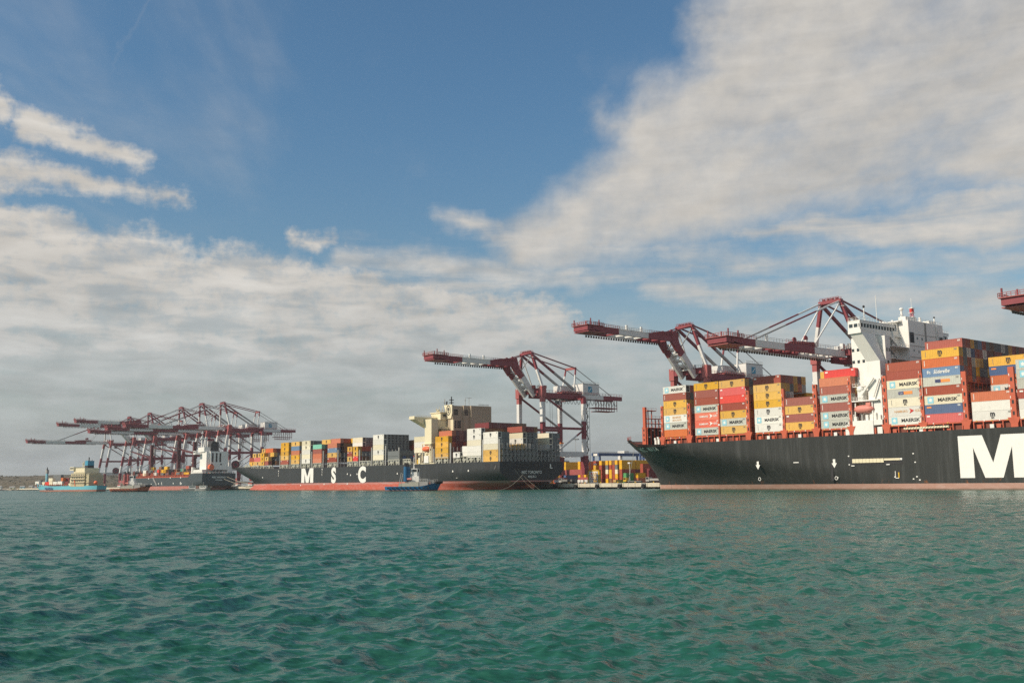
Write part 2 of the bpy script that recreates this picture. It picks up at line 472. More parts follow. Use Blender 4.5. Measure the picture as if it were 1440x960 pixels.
M = {}
M['water'] = water_mat()
M['hull1'] = hull_paint('hull_black_near', (.036, .038, .036), (.40, .235, .185), 1.95, .85)
M['hull2'] = hull_paint('hull_black_middle', (.040, .043, .045), (.50, .105, .065), 4.6, .35, 50, band=1.5)
M['hull3'] = hull_paint('hull_slate_far', (.055, .068, .075), (.42, .15, .12), 3.6, .35, 90)
M['hullb'] = hull_paint('hull_light_blue', (.16, .48, .58), (.38, .17, .13), 1.6, .3, 20)
M['tugblue'] = hull_paint('hull_tug_blue', (.010, .13, .28), (.28, .12, .10), .55, .2, 10)
M['tugred'] = hull_paint('hull_tug_orange', (.46, .13, .07), (.03, .02, .02), .8, .3, 30)
M['white'] = paint('white_paint', (.78, .76, .71), .45, .18, .25, rust=.08, streaks=.10)
M['cream'] = paint('cream_paint', (.74, .66, .46), .5, .2, .2, streaks=.12)
M['cream_shade'] = paint('cream_paint_shaded', (.41, .335, .245), .5, .2, .2, streaks=.2)  # darker copy of the cream, shade of the casing put into the colour
M['letter'] = paint('white_lettering', (.80, .78, .73), .5, .12, .4)
M['maroon'] = paint('crane_maroon', (.245, .046, .056), .55, .4, .2, rust=.1)
M['pink'] = paint('crane_faded_red', (.36, .095, .09), .55, .4, .2)
M['cwhite'] = paint('crane_white', (.70, .69, .66), .5, .3, .2, streaks=.15)
M['cgrey'] = paint('crane_grey', (.36, .35, .33), .5, .3, .2)
M['orange_steel'] = paint('lashing_orange', (.52, .105, .050), .5, .4, .3, rust=.25, streaks=.2)
M['steel'] = paint('grey_steel', (.22, .22, .21), .5, .4, .4, rust=.2)
M['buff'] = paint('deck_buff', (.42, .41, .34), .5, .4, .4, rust=.15)
M['dark'] = paint('dark_steel', (.025, .024, .026), .6, .3, .5)
M['glass'] = paint('window_glass', (.02, .03, .035), .08, .1, .5, spec=.8)
M['deckred'] = paint('deck_red', (.20, .055, .035), .7, .4, .3)
M['boat_orange'] = paint('lifeboat_orange', (.78, .16, .06), .4, .1, .5)
M['boat_pink'] = paint('lifeboat_faded', (.66, .24, .19), .5, .3, .5)
M['funnel_blue'] = paint('funnel_blue', (.05, .28, .42), .5, .2, .4)
M['rtg'] = paint('gantry_blue', (.045, .085, .20), .5, .3, .3)
M['tug_funnel'] = paint('tug_blue', (.012, .11, .24), .45, .2, .5)
M['rubber'] = paint('black_rubber', (.015, .015, .016), .8, .2, .6)
M['rope'] = paint('rope', (.42, .38, .30), .8, .1, .5)
M['yellow'] = paint('yellow_paint', (.62, .38, .03), .5, .2, .5)
M['red'] = paint('red_paint', (.52, .03, .02), .5, .2, .5)
M['skyblue'] = paint('pale_blue_paint', (.26, .56, .66), .5, .1, .5)
M['navy'] = paint('navy_paint', (.03, .04, .14), .5, .1, .5)
M['logoorange'] = paint('orange_print', (.85, .28, .07), .5, .1, .5)
M['logoblack'] = paint('black_print', (.03, .03, .035), .5, .1, .5)
M['logotan'] = paint('tan_print', (.60, .36, .18), .6, .3, .9)

CC = {  # container colours
    'Y': ('yellow', (.68, .37, .028)), 'O': ('orange', (.56, .145, .045)), 'R': ('rust red', (.33, .068, .038)),
    'D': ('bright red', (.66, .052, .035)), 'W': ('white', (.68, .66, .60)), 'G': ('light grey', (.50, .50, .44)),
    'B': ('blue', (.060, .105, .22)), 'S': ('steel blue', (.13, .22, .36)), 'T': ('teal green', (.16, .50, .36)), 'N': ('brown', (.20, .10, .05)),
    'K': ('dark grey', (.14, .15, .15)), 'E': ('green', (.05, .35, .08)), 'H': ('orange red', (.78, .115, .035)),
    'C': ('cream', (.70, .63, .46)), 'M': ('dark maroon', (.16, .030, .030)),
}
for k, (nm, c) in CC.items():
    M['c' + k] = paint('container_' + nm.replace(' ', '_'), c, .5, .30, .6, rust=.13 if k not in 'W' else .06, vary=.22, streaks=.10)

# ------------------------------------------------------------ the sea
def build_water():
    rng = np.random.RandomState(5)
    nth = 760
    half = math.radians(52)
    th = np.linspace(-half, half, nth)
    rs = [3.0]
    while rs[-1] < 900: rs.append(rs[-1] * 1.0041 + 0.004)
    while rs[-1] < 9000: rs.append(rs[-1] * 1.12)
    rs = np.array(rs); nr = len(rs)
    R, T = np.meshgrid(rs, th, indexing='ij')
    X = R * np.sin(T); Y = R * np.cos(T)
    dr = np.gradient(rs)[:, None]
    Z = np.zeros_like(X); DX = np.zeros_like(X); DY = np.zeros_like(X)
    wind = math.radians(-62)                       # crests run roughly across the view
    near = rs < 700
    Xn, Yn = X[near], Y[near]; drn = np.broadcast_to(dr[near], Xn.shape); Rn = R[near]
    res = np.maximum(drn, Rn * (2 * half / nth))
    for i in range(140):
        lam = 0.34 * (18 ** (rng.rand() ** 1.0))
        k = 2 * math.pi / lam
        a = wind + rng.normal(0, 0.62)
        amp = 0.0064 * lam ** 0.85 * (0.55 + rng.rand() * .9) * (1.0 if lam < 1.9 else (1.9 / lam) ** 1.15)
        ph = rng.rand() * 6.283
        dx, dy = math.sin(a), math.cos(a)
        fade = np.clip((lam / res - 1.8) / 2.0, 0, 1)
        arg = k * (Xn * dx + Yn * dy) + ph
        s_, c_ = np.sin(arg), np.cos(arg)
        # patches of stronger and weaker chop
        pa = rng.rand() * 6.28; pl = lam * (9 + 10 * rng.rand())
        mod = 0.72 + 0.40 * np.sin((Xn * math.cos(pa) + Yn * math.sin(pa)) * 6.283 / pl + ph * 3)
        A_ = amp * fade * mod
        Z[near] += A_ * c_
        DX[near] -= A_ * .85 * s_ * dx; DY[near] -= A_ * .85 * s_ * dy
    env = np.clip((700 - R) / 300, 0, 1)
    Z *= env; X = X + DX * env; Y = Y + DY * env
    V = np.stack([X, Y, Z], -1).reshape(-1, 3)
    i = np.arange(nr - 1)[:, None] * nth + np.arange(nth - 1)[None, :]
    i = i.ravel()
    F = np.stack([i, i + 1, i + nth + 1, i + nth], -1)[:, ::-1]
    # the rest of the circle, flat and far coarser
    nb = 40
    tb = np.linspace(half, 2 * math.pi - half, nb)
    rb = np.array([3.0, 12, 50, 200, 900, rs[-1]])
    Rb, Tb = np.meshgrid(rb, tb, indexing='ij')
    Vb = np.stack([Rb * np.sin(Tb), Rb * np.cos(Tb), np.full_like(Rb, -.02)], -1).reshape(-1, 3)
    ib = (np.arange(len(rb) - 1)[:, None] * nb + np.arange(nb - 1)[None, :]).ravel() + len(V)
    Fb = np.stack([ib, ib + 1, ib + nb + 1, ib + nb], -1)[:, ::-1]
    c0 = len(V) + len(Vb)
    ang = np.linspace(0, 2 * math.pi, 32, endpoint=False)
    Vc = np.concatenate([[[0, 0, -.03]], np.stack([3.3 * np.sin(ang), 3.3 * np.cos(ang), np.full(32, -.03)], -1)])
    Fc = np.stack([np.full(32, c0), c0 + 1 + (np.arange(32) + 1) % 32, c0 + 1 + np.arange(32)], -1)
    V = np.concatenate([V, Vb, Vc]); F4 = np.concatenate([F, Fb])
    me = bpy.data.meshes.new('water')
    me.vertices.add(len(V)); me.vertices.foreach_set('co', V.ravel())
    nl = len(F4) * 4 + len(Fc) * 3
    me.loops.add(nl); me.loops.foreach_set('vertex_index', np.concatenate([F4.ravel(), Fc.ravel()]))
    me.polygons.add(len(F4) + len(Fc))
    me.polygons.foreach_set('loop_start', np.concatenate([np.arange(len(F4)) * 4, len(F4) * 4 + np.arange(len(Fc)) * 3]))
    me.polygons.foreach_set('use_smooth', np.ones(len(F4) + len(Fc), bool))
    me.update(calc_edges=True)
    me.materials.append(M['water'])
    o = bpy.data.objects.new('water', me); col.objects.link(o)
    tag(o, kind='structure')


build_water()


def ground_mat(name, c1, c2, sc, rough=.9, c3=None):
    m = bpy.data.materials.new(name); m.use_nodes = True
    nt = m.node_tree; N = NB(nt); b = nt.nodes['Principled BSDF']
    P = N.node('ShaderNodeNewGeometry').outputs['Position']
    n = N.noise(P, sc, 8, .7)
    cc = N.mixc(N.ss(n, .38, .66), (*c1, 1), (*c2, 1))
    if c3: cc = N.mixc(N.ss(N.noise(P, sc * 6, 5, .7), .52, .62), cc, (*c3, 1))
    nt.links.new(cc, b.inputs['Base Color']); b.inputs['Roughness'].default_value = rough
    bp = N.node('ShaderNodeBump'); bp.inputs['Strength'].default_value = .5; bp.inputs['Distance'].default_value = .4
    nt.links.new(n, bp.inputs['Height']); nt.links.new(bp.outputs[0], b.inputs['Normal'])
    return m


M['concrete'] = ground_mat('concrete', (.52, .46, .36), (.60, .54, .43), .6)
M['apron'] = ground_mat('quay_asphalt', (.10, .10, .095), (.16, .155, .145), .3)
M['hill'] = ground_mat('scrub_hill', (.155, .125, .085), (.105, .088, .055), .05, .95, (.055, .058, .030))
M['rock'] = ground_mat('pale_rock', (.42, .36, .27), (.30, .26, .20), .25, .9)


def build_land():
    # quay: concrete cap on an open, shadowed front
    E0 = 47.6
    mb = MB()
    Q = 2.6
    s0, s1 = -1600, 700
    mb.box(s0, s1, E0 + 2.5, 1500, -2, Q, M['apron'])
    o = mb.build('ground'); o.location = PA; o.rotation_euler = (0, 0, ANG); tag(o, kind='structure')
    mb = MB()
    s = s0
    k = 0
    while s < s1:
        mb.box(s + .12, s + 7.82, E0, E0 + 2.5, .95, Q + .004, M['concrete'])
        mb.box(s + .12, s + 7.82, E0 + .02, E0 + .6, Q + .004, Q + .25, M['concrete'])
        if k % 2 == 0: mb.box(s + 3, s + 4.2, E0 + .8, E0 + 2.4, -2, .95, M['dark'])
        s += 7.95; k += 1
    o = mb.build('quay'); o.location = PA; o.rotation_euler = (0, 0, ANG); tag(o, kind='structure')
    # hill ridge far to the left
    rng = np.random.RandomState(3)
    nx, ny = 260, 36
    xs = np.linspace(-1500, -430, nx); ys = np.linspace(0, 330, ny)
    ph = rng.rand(14) * 6.28
    V = []; F = []
    for j, yy in enumerate(ys):
        for i, xx in enumerate(xs):
            y0 = 1495 + (xx + 700) * .12
            base = 22 if xx < -650 else 22 - (xx + 650) / 220 * 16
            base = max(base, 3.2)
            h = base * (1 - math.exp(-yy / 26.0)) * (1 - .15 * math.exp(-((yy - 40) / 18) ** 2))
            h += sum(math.sin(xx * .02 * (q + 1) + ph[q]) * .55 / (q + 1) ** .6 for q in range(9)) * min(1, yy / 30)
            h += rng.rand() * 1.1 * min(1, yy / 20)
            V.append((xx, y0 + yy + math.sin(xx * .05) * 3, max(h, .0) - .3 + (1.2 if j == 0 else 0) * 0))
    for j in range(ny - 1):
        for i in range(nx - 1):
            a = j * nx + i; F.append((a, a + 1, a + nx + 1, a + nx))
    mb = MB(); mb.add(V, F, M['hill']); o = mb.build('hill'); tag(o, kind='structure')
    # pale rubble shore along its foot
    V = []; F = []
    n = 420
    xs = np.linspace(-1500, -430, n)
    prof = [(-9, -1.0), (-6, .7), (-3, 1.9), (1, 2.6), (6, 3.0), (14, 2.4)]
    for i, xx in enumerate(xs):
        for (dy, z) in prof:
            V.append((xx + rng.normal(0, .6), 1495 + (xx + 700) * .12 + math.sin(xx * .05) * 3 + dy + rng.normal(0, .9), z + rng.normal(0, .42)))
    L = len(prof)
    for i in range(n - 1):
        for j in range(L - 1):
            a = i * L + j; F.append((a, a + L, a + L + 1, a + 1))
    mb = MB(); mb.add(V, F, M['rock']); o = mb.build('shore_rock'); tag(o, kind='structure')
    # scrub bushes on the hill, a mass nobody could count
    mb = MB()
    for q in range(900):
        xx = -1400 + rng.rand() * 930; yy = 12 + rng.rand() ** 1.5 * 120
        base = 22 if xx < -650 else max(3.2, 22 - (xx + 650) / 220 * 16)
        z = base * (1 - math.exp(-yy / 26.0)) * (1 - .15 * math.exp(-((yy - 40) / 18) ** 2))
        r = .7 + rng.rand() * 1.5
        c = (xx, 1495 + (xx + 700) * .12 + yy, z)
        for w in range(5):
            a = rng.rand(3) * 2 - 1
            p = Vector(c) + Vector((a[0] * r, a[1] * r, abs(a[2]) * r * .7)); sz = r * .55
            d1 = Vector(rng.rand(3) * 2 - 1).normalized() * sz; d2 = Vector(rng.rand(3) * 2 - 1).normalized() * sz
            mb.add([p - d1, p + d2, p + d1, p - d2], [(0, 1, 2, 3)], M['bush'])
    o = mb.build('scrub'); tag(o, kind='stuff')


M['bush'] = ground_mat('bush_leaves', (.075, .070, .035), (.045, .050, .022), .8)
build_land()

# ------------------------------------------------------------ hull lofting
def hull_b(P, s, z):
    """half breadth of a hull described by dict P at station s, height z"""
    B = P['B'] / 2; sb = P['stem'](z); L = P['Lf'](z)
    x = min(max((s - sb) / L, 0.0), 1.0)
    qw = P.get('qw', 0.9); b = B * (1 - (1 - x) ** P.get('pw', 2.2)) ** (qw(z) if callable(qw) else qw)
    if 'stern' in P: b *= P['stern'](s, z)
    return b


def build_hull(P, parent, name='hull'):
    mb = MB()
    ns = P.get('ns', 90); fr = P['levels']
    send = P['send']; pts = []
    for i in range(ns + 1):
        q = i / ns; q = q ** P.get('qpow', 1.7)
        row = []
        for f in fr:
            # height first, from the station at deck level
            z = f if f <= P['zfix'] else None
            if z is None:
                s_try = P['stem'](P['zfix']) + q * (send(P['zfix']) - P['stem'](P['zfix']))
                for _ in range(4):
                    zt = P['top'](s_try); z = P['zfix'] + (zt - P['zfix']) * (f - P['zfix']) / (fr[-1] - P['zfix'])
                    s_try = P['stem'](z) + q * (send(z) - P['stem'](z))
            s = P['stem'](z) + q * (send(z) - P['stem'](z))
            row.append((s, hull_b(P, s, z), z))
        pts.append(row)
    nl = len(fr); tc = P['tc']
    for side in (-1, 1):
        V = [(s, tc + side * b, z) for row in pts for (s, b, z) in row]
        F = []
        for i in range(ns):
            for j in range(nl - 1):
                a = i * nl + j
                q = (a, a + nl, a + nl + 1, a + 1)
                F.append(q if side < 0 else q[::-1])
        mb.add(V, F, P['mat'], True)
    # transom
    last = pts[-1]
    V = [(s, tc - b, z) for (s, b, z) in last] + [(s, tc + b, z) for (s, b, z) in last]
    mb.add(V, [(j, nl + j, nl + j + 1, j + 1) for j in range(nl - 1)], P['mat'])
    # deck a little under the top edge
    V = []; F = []
    for row in pts:
        s, b, z = row[-1]; z -= .9
        V += [(s, tc - max(b - .1, 0), z), (s, tc + max(b - .1, 0), z)]
    for i in range(ns): F.append((2 * i, 2 * i + 2, 2 * i + 3, 2 * i + 1))
    mb.add(V, F, P.get('deckmat', M['deckred']))
    return mb.build(name, parent)


# ------------------------------------------------------------ containers
CH = 2.84
_cm = {}


def container_mesh(c, L=12.19, kind='dry'):
    """one intermodal box: corner posts, rails, corrugated sides, doors or a cooling unit at the +x end. origin: corner at x0,y0,z0"""
    key = (c, L, kind)
    if key in _cm: return _cm[key]
    m = M['c' + c]; W = 2.44; H = CH; mb = MB()
    p = .17
    for x in (0, L - p):
        for y in (0, W - p): mb.box(x, x + p, y, y + p, 0, H, m)
    for y in (0, W - .12):
        mb.box(p, L - p, y, y + .12, 0, .17, m); mb.box(p, L - p, y, y + .12, H - .13, H, m)
    for x in (0, L - .12):
        mb.box(x, x + .12, p, W - p, 0, .17, m); mb.box(x, x + .12, p, W - p, H - .13, H, m)
    mb.add([(0, 0, H - .03), (L, 0, H - .03), (L, W, H - .03), (0, W, H - .03)], [(0, 1, 2, 3)], m)
    mb.add([(0, 0, .05), (L, 0, .05), (L, W, .05), (0, W, .05)], [(3, 2, 1, 0)], m)
    dep = .045 if kind == 'dry' else .012
    for yy, sg in ((.02, 1), (W - .02, -1)):
        n = int(L / .56); st_ = (L - 2 * p) / n; V = []; x = p
        for k in range(n):
            for fx, d in ((0, 0), (.25, 0), (.36, dep), (.75, dep), (.86, 0)):
                V.append((x + fx * st_, yy + sg * d))
            x += st_
        V.append((L - p, yy))
        VV = [(a, b, .17) for a, b in V] + [(a, b, H - .13) for a, b in V]; k = len(V)
        F = [(i, i + 1, k + i + 1, k + i) for i in range(k - 1)]
        if sg < 0: F = [f[::-1] for f in F]
        mb.add(VV, F, m)
    # front end
    mb.add([(.05, p, .17), (.05, W - p, .17), (.05, W - p, H - .13), (.05, p, H - .13)], [(3, 2, 1, 0)], m)
    xe = L - .05
    mb.add([(xe, p, .17), (xe, W - p, .17), (xe, W - p, H - .13), (xe, p, H - .13)], [(0, 1, 2, 3)], m)
    if kind == 'reefer':
        mb.box(xe - .02, xe + .03, p + .1, W - p - .1, .3, H - .25, M['steel'])
        mb.tube((xe + .02, W / 2, H * .66), (xe + .05, W / 2, H * .66), .62, M['dark'], 12)
        mb.box(xe + .01, xe + .045, .5, W - .5, .35, 1.0, M['dark'])
    else:
        for y in (.5, 1.0, 1.44, 1.94):
            mb.box(xe, xe + .045, y - .03, y + .03, .12, H - .1, M['steel'])
        mb.box(xe - .01, xe + .01, W / 2 - .02, W / 2 + .02, .17, H - .13, M['dark'])
    _cm[key] = mb.mesh('container')
    return _cm[key]


_lm = {}


def logo_mesh(lg, L):
    key = (lg, L)
    if key in _lm: return _lm[key]
    mb = MB(); X = (1, 0, 0); e = -.035
    T_ = lambda body, m, x, z, size, bold=.02, wx=1, center=True: mb.text(body, m, (x, e, z), size, X, bold=bold, wx=wx, center=center)
    c = L / 2
    def star(x, z, box=True, bc=None):
        if box: mb.add([(x - 1.0, e + .01, z - 1.0), (x + 1.0, e + .01, z - 1.0), (x + 1.0, e + .01, z + 1.0), (x - 1.0, e + .01, z + 1.0)], [(0, 1, 2, 3)], M['skyblue'])
        V = []
        for k in range(14):
            r = .78 if k % 2 == 0 else .34; a = math.pi / 2 + k * math.pi / 7
            V.append((x + r * math.cos(a), e - .01, z + r * math.sin(a)))
        mb.add([(x, e - .01, z)] + V, [(0, 1 + k, 1 + (k + 1) % 14) for k in range(14)], M['letter'])
    if lg == 'maersk':
        star(2.0, CH / 2); T_('MAERSK', M['logoblack'], 7.6, CH / 2 - .52, 1.46, .03, 1.18)
    elif lg == 'sealand':
        star(2.0, CH / 2); T_('MAERSK', M['logotan'], 7.0, CH / 2 + .1, 1.10, .03, 1.15); T_('SEALAND', M['logotan'], 7.0, CH / 2 - .95, .98, .02, 1.15)
    elif lg == 'msc' or lg == 'mscw':
        m = M['logoblack']; T_('m', m, c, CH / 2 - .22, 2.15, .05, .88); T_('sc', m, c, CH / 2 - .98, 1.15, .03, 1.0)
        if lg == 'msc': mb.add([(1.3, e, .6), (1.42, e, .6), (1.42, e, 2.3), (1.3, e, 2.3)], [(0, 1, 2, 3)], M['steel'])
    elif lg in ('hsud', 'hsudw'):
        m = M['letter'] if lg == 'hsud' else M['logotan']
        mr = M['letter'] if lg == 'hsud' else M['red']
        T_('HAMBURG', m, 4.4, CH / 2 - .36, .98, .02, .98); T_('S\u00dcD', m, 10.2, CH / 2 - .36, .98, .02, 1)
        mb.add([(7.3, e, CH / 2 + .8), (9.0, e, CH / 2 + .05), (7.3, e, CH / 2 - .85), (7.75, e, CH / 2)], [(0, 3, 2, 1), ], mr)
    elif lg == 'boxword':
        mb.add([(4.0, e, 1.0), (5.8, e, 1.0), (5.8, e, 1.95), (4.0, e, 1.95)], [(0, 1, 2, 3)], M['navy'])
        T_('CAI', M['letter'], 4.9, 1.22, .62, .02)
        mb.add([(5.85, e, 1.0), (8.8, e, 1.0), (8.8, e, 1.95), (5.85, e, 1.95)], [(0, 1, 2, 3)], M['logoorange'])
    elif lg == 'script':
        T_('Fr.', M['letter'], 2.2, 1.05, 1.3, .03, 1.0); mb.text('S\u00fcderelbe', M['letter'], (6.2, e, 1.0), 1.6, X, bold=.02, wx=.82, shear=.25)
    elif lg == 'mark':      # small white number panel top left
        mb.add([(.5, e, 1.95), (1.5, e, 1.95), (1.5, e, 2.4), (.5, e, 2.4)], [(0, 1, 2, 3)], M['letter'])
    elif lg == 'strip':     # upright white code column
        for q in range(6): mb.add([(.75, e, .6 + q * .30), (1.0, e, .6 + q * .30), (1.0, e, .82 + q * .30), (.75, e, .82 + q * .30)], [(0, 1, 2, 3)], M['letter'])
    elif lg == 'hapag':
        mb.add([(.7, e, 1.85), (2.3, e, 1.85), (2.1, e, 2.3), (.7, e, 2.3)], [(0, 1, 2, 3)], M['logoorange'])
    # the small codes every box carries at the right hand end
    for q in range(2): mb.add([(L - 1.5, e, 2.35 - q * .28), (L - .6, e, 2.35 - q * .28), (L - .6, e, 2.50 - q * .28), (L - 1.5, e, 2.50 - q * .28)], [(0, 1, 2, 3)], M['letter'] if lg in ('strip', 'mark', 'hsud', 'hapag', 'script') else M['steel'])
    _lm[key] = mb.mesh('lettering')
    return _lm[key]


LOGO_WORD = {'maersk': 'MAERSK lettering', 'sealand': 'tan MAERSK SEALAND lettering', 'msc': 'black msc mark', 'mscw': 'black msc mark',
             'hsud': 'white HAMBURG SÜD lettering', 'hsudw': 'faded HAMBURG SÜD lettering', 'boxword': 'blue and orange plate',
             'script': 'white script lettering', 'mark': 'small white mark', 'strip': 'white code strip', 'hapag': 'orange corner plate'}
ORD = ['lowest', 'second', 'third', 'fourth', 'fifth', 'sixth', 'seventh', 'eighth', 'ninth', 'tenth']
NUM = ['outermost', 'second', 'third', 'fourth', 'fifth', 'sixth', 'seventh', 'eighth', 'ninth', 'tenth', 'eleventh', 'twelfth', 'thirteenth',
       'fourteenth', 'fifteenth', 'sixteenth', 'seventeenth', 'eighteenth', 'nineteenth', 'twentieth']
N_BOX = 0


def put_container(c, s, t, z, label, group, L=12.19, kind='dry', logo=None, zs=1.0):
    global N_BOX
    N_BOX += 1
    o = bpy.data.objects.new('shipping_container', container_mesh(c, L, kind)); col.objects.link(o)
    o.location = st(s, t, z); o.rotation_euler = (0, 0, ANG); o.scale = (1, 1, zs)
    tag(o, label, 'container', group)
    if logo:
        l = bpy.data.objects.new('lettering', logo_mesh(logo, L)); col.objects.link(l); l.parent = o
    return o


class Bulk:
    """distant containers past the first three hundred: one object"""
    def __init__(s): s.mb = MB()
    def put(s, c, S, T, Z, L=12.19, W=2.44, along='s'):
        g = .06
        if along == 's': s.mb.box(S + g, S + L - g, T + g, T + W - g, Z + .03, Z + CH, M['c' + c])
        else: s.mb.box(S + g, S + W - g, T + g, T + L - g, Z + .03, Z + CH, M['c' + c])


BULK = Bulk()

def lerp_tab(tab):
    def f(x):
        if x <= tab[0][0]: return tab[0][1]
        for (a, b), (c, d) in zip(tab, tab[1:]):
            if x <= c: return b + (d - b) * (x - a) / (c - a)
        return tab[-1][1]
    return f


LV = [-1.0, 0, 1, 2, 3, 4, 5, 6.5, 8, 9.5, 11, 12.5, 14, 15.5, 17, 18]

# ------------------------------------------------------------ the near ship
H1 = dict(B=49.0, tc=24.5, mat=M['hull1'], zfix=12.5, levels=LV, ns=120, qpow=1.8,
          stem=lerp_tab([(-1, -27), (0, -27.4), (2, -27.3), (3.5, -27.8), (6, -29.3), (12, -34.6), (22, -44.8)]),
          Lf=lerp_tab([(-1, 150), (0, 145), (5, 122), (10, 92), (14, 66), (18, 46), (21.5, 43)]),
          top=lerp_tab([(-50, 21.3), (-26.5, 20.9), (-22.0, 18.9), (-10, 18.2), (30, 18.05), (400, 18.0)]),
          send=lambda z: 232, pw=2.4, qw=lerp_tab([(0, 1.5), (6, 1.35), (12, 1.1), (17, .85)]))
SH1 = root('container_ship', 60, 24.5, 0, 'huge black container ship with giant white letter M and white bridge tower', 'ship')
build_hull(H1, SH1, 'hull')


def h1_pt(s, z, off=.06):
    return Vector((s, 24.5 - hull_b(H1, s, z) - off, z))


def ship1_details():
    lw = M['letter']
    # the letter M and the start of the next, painted on the side
    mb = MB(); z0, z1 = 3.5, 16.05
    s0 = 120.0; s1 = 140.6
    P = [(s0, z0), (s0, z1), (s0 + 7.5, z1), (130.3, 7.9), (s1 - 7.5, z1), (s1, z1), (s1, z0), (s1 - 4.5, z0), (s1 - 4.5, 12.5), (133.0, z0), (127.6, z0), (s0 + 4.5, 12.5), (s0 + 4.5, z0)]
    tris = [(0, 1, 11, 12), (1, 2, 11), (2, 3, 10, 11), (3, 9, 10), (3, 4, 8, 9), (4, 5, 8), (5, 6, 7, 8)]
    mb.add([(a, -.05, b) for a, b in P], [t[::-1] for t in tris], lw)
    mb.build('hull_letter', SH1)
    for ch, sc_ in (('S', 162), ('C', 192)):
        mb = MB(); mb.text(ch, lw, (sc_, -.05, 3.6), 17.2, (1, 0, 0), bold=.035, wx=1.2); mb.build('hull_letter', SH1)
    # name on the flared bow
    mb = MB()
    def surf(s_c, zc):
        def fn(a, b): return h1_pt(s_c + a, zc + b, .45)
        return fn
    mb.text('MSC', lw, (0, 0, 0), 2.3, (1, 0, 0), bold=.02, wx=1.55, fn=surf(-20.3, 15.7))
    mb.text('MAYA', lw, (0, 0, 0), 2.3, (1, 0, 0), bold=.02, wx=1.30, fn=surf(-10.6, 15.7))
    mb.build('bow_name', SH1)
    # tug push arrows, bulb marks, thruster rings
    mb = MB()
    for s in (44.6, 76.4):
        zc = 8.0
        mb.add([(s - .45, -.07, zc + 2.2), (s + .45, -.07, zc + 2.2), (s + .45, -.07, zc + .9), (s + 1.0, -.07, zc + .9), (s, -.07, zc - .7), (s - 1.0, -.07, zc + .9), (s - .45, -.07, zc + .9)], [(0, 6, 5, 4, 3, 2, 1)], lw)
        V = []
        for k in range(16):
            a = k * math.pi / 8
            V += [(s + .5 + .45 * math.cos(a), -.07, 3.9 + .45 * math.sin(a)), (s + .5 + .62 * math.cos(a), -.07, 3.9 + .62 * math.sin(a))]
        mb.add(V, [(2 * k, (2 * k + 2) % 32, (2 * k + 3) % 32, 2 * k + 1) for k in range(16)], lw)
    mb.box(60.0, 62.2, -.08, 0, 9.3, 9.6, lw)
    for s, z in ((81.8, 10.9), (81.9, 8.1), (104.9, 11.1), (105.4, 8.4), (98.2, 3.9), (105.7, 3.9), (106.6, 2.9), (104.5, 3.2), (77.2, 3.9)):
        mb.box(s, s + .5, -.08, 0, z, z + .35, lw)
    mb.build('draft_marks', SH1)
    # dark flat panels paint in the shade of the gangway recess; pilot door
    mb = MB(); d = M['dark']
    mb.box(82.0, 84.0, -.04, .2, 8.0, 10.5, d); mb.box(84.0, 101.3, -.04, .2, 8.1, 10.2, d)
    mb.box(98.3, 100.4, -.045, .2, 3.6, 6.1, d)
    mb.build('side_opening', SH1)
    mb = MB()
    for k in range(9): mb.box(83.5 + k * 1.28, 84.7 + k * 1.28, -.35, -.05, 8.75, 10.05, M['cream'])
    mb.box(95.1, 100.6, -.3, -.05, 9.35, 10.0, M['cream']); mb.box(100.7, 101.4, -.3, -.05, 9.4, 10.0, lw)
    mb.box(83, 84.2, -.3, -.05, 7.7, 8.0, lw); mb.box(95.8, 97, -.3, -.05, 7.9, 8.2, lw)
    mb.build('gangway', SH1)
    mb = MB(); mb.box(98.6, 98.8, -.2, -.05, 3.9, 5.9, lw); mb.box(99.7, 100.1, -.25, -.05, 3.8, 5.5, M['yellow']); mb.box(98.7, 99.9, -.25, -.05, 3.6, 3.8, lw)
    mb.build('pilot_ladder', SH1)
    # dark fender streak
    mb = MB(); mb.box(74.9, 75.9, -.035, .05, 3.0, 9.3, M['dark']); mb.build('rub_mark', SH1)

    # lashing bridges: tall side posts and girders across the deck
    oc = M['orange_steel']
    def bridge(s, zt, w=1.5, full=True, name='lashing_bridge', t0=.3, nrow=19, top_rows=None):
        mb = MB()
        mb.box(s, s + w, t0, t0 + .9, 18.0, zt, oc)
        mb.prism([(s - 1.0, 20.9), (s - .2, 19.0), (s - .2, 17.9), (s + w + .2, 17.9), (s + w + .2, 19.0), (s + w + 1.0, 20.9)], 'y', t0 - .12, t0 + 1.1, oc)
        for z in np.arange(21.5, zt - 1, 3.3):                      # lightening holes
            mb.box(s + w * .32, s + w * .68, t0 - .01, t0 + .01, z, z + 1.1, M['dark'])
            mb.box(s + w * .1, s + w * .22, t0 - .03, t0, z + 1.6, z + 2.3, M['white'])
        tt = t0 + 2.4; n = nrow
        for k in range(n):
            t = t0 + 2.5 * (k + 1)
            for ss in (s + .1, s + w - .1): mb.bar((ss, t, 18), (ss, t, zt - 3.2), .16, .22, oc)
            if k < 8:
                mb.bar((s + .1, t - 2.4, 21), (s + .1, t, 24), .08, .08, oc); mb.bar((s + w - .1, t, 24), (s + w - .1, t - 2.4, 27), .08, .08, oc)
        for z in np.arange(23.4, zt - 2, 3.05):
            mb.box(s, s + w, t0 + .9, t0 + 2.5 * n, z - .18, z, oc)
            mb.rail((s + w, t0 + .9, z), (s + w, t0 + 2.5 * n, z), oc, 1.0, 2.5, .06)
        mb.build(name, SH1)
    bridge(11.3, 33.4, 1.5); bridge(-2.9, 33.3, 1.2, nrow=18); bridge(40.0, 36.2, 1.5); bridge(55.9, 35.6, 1.1)
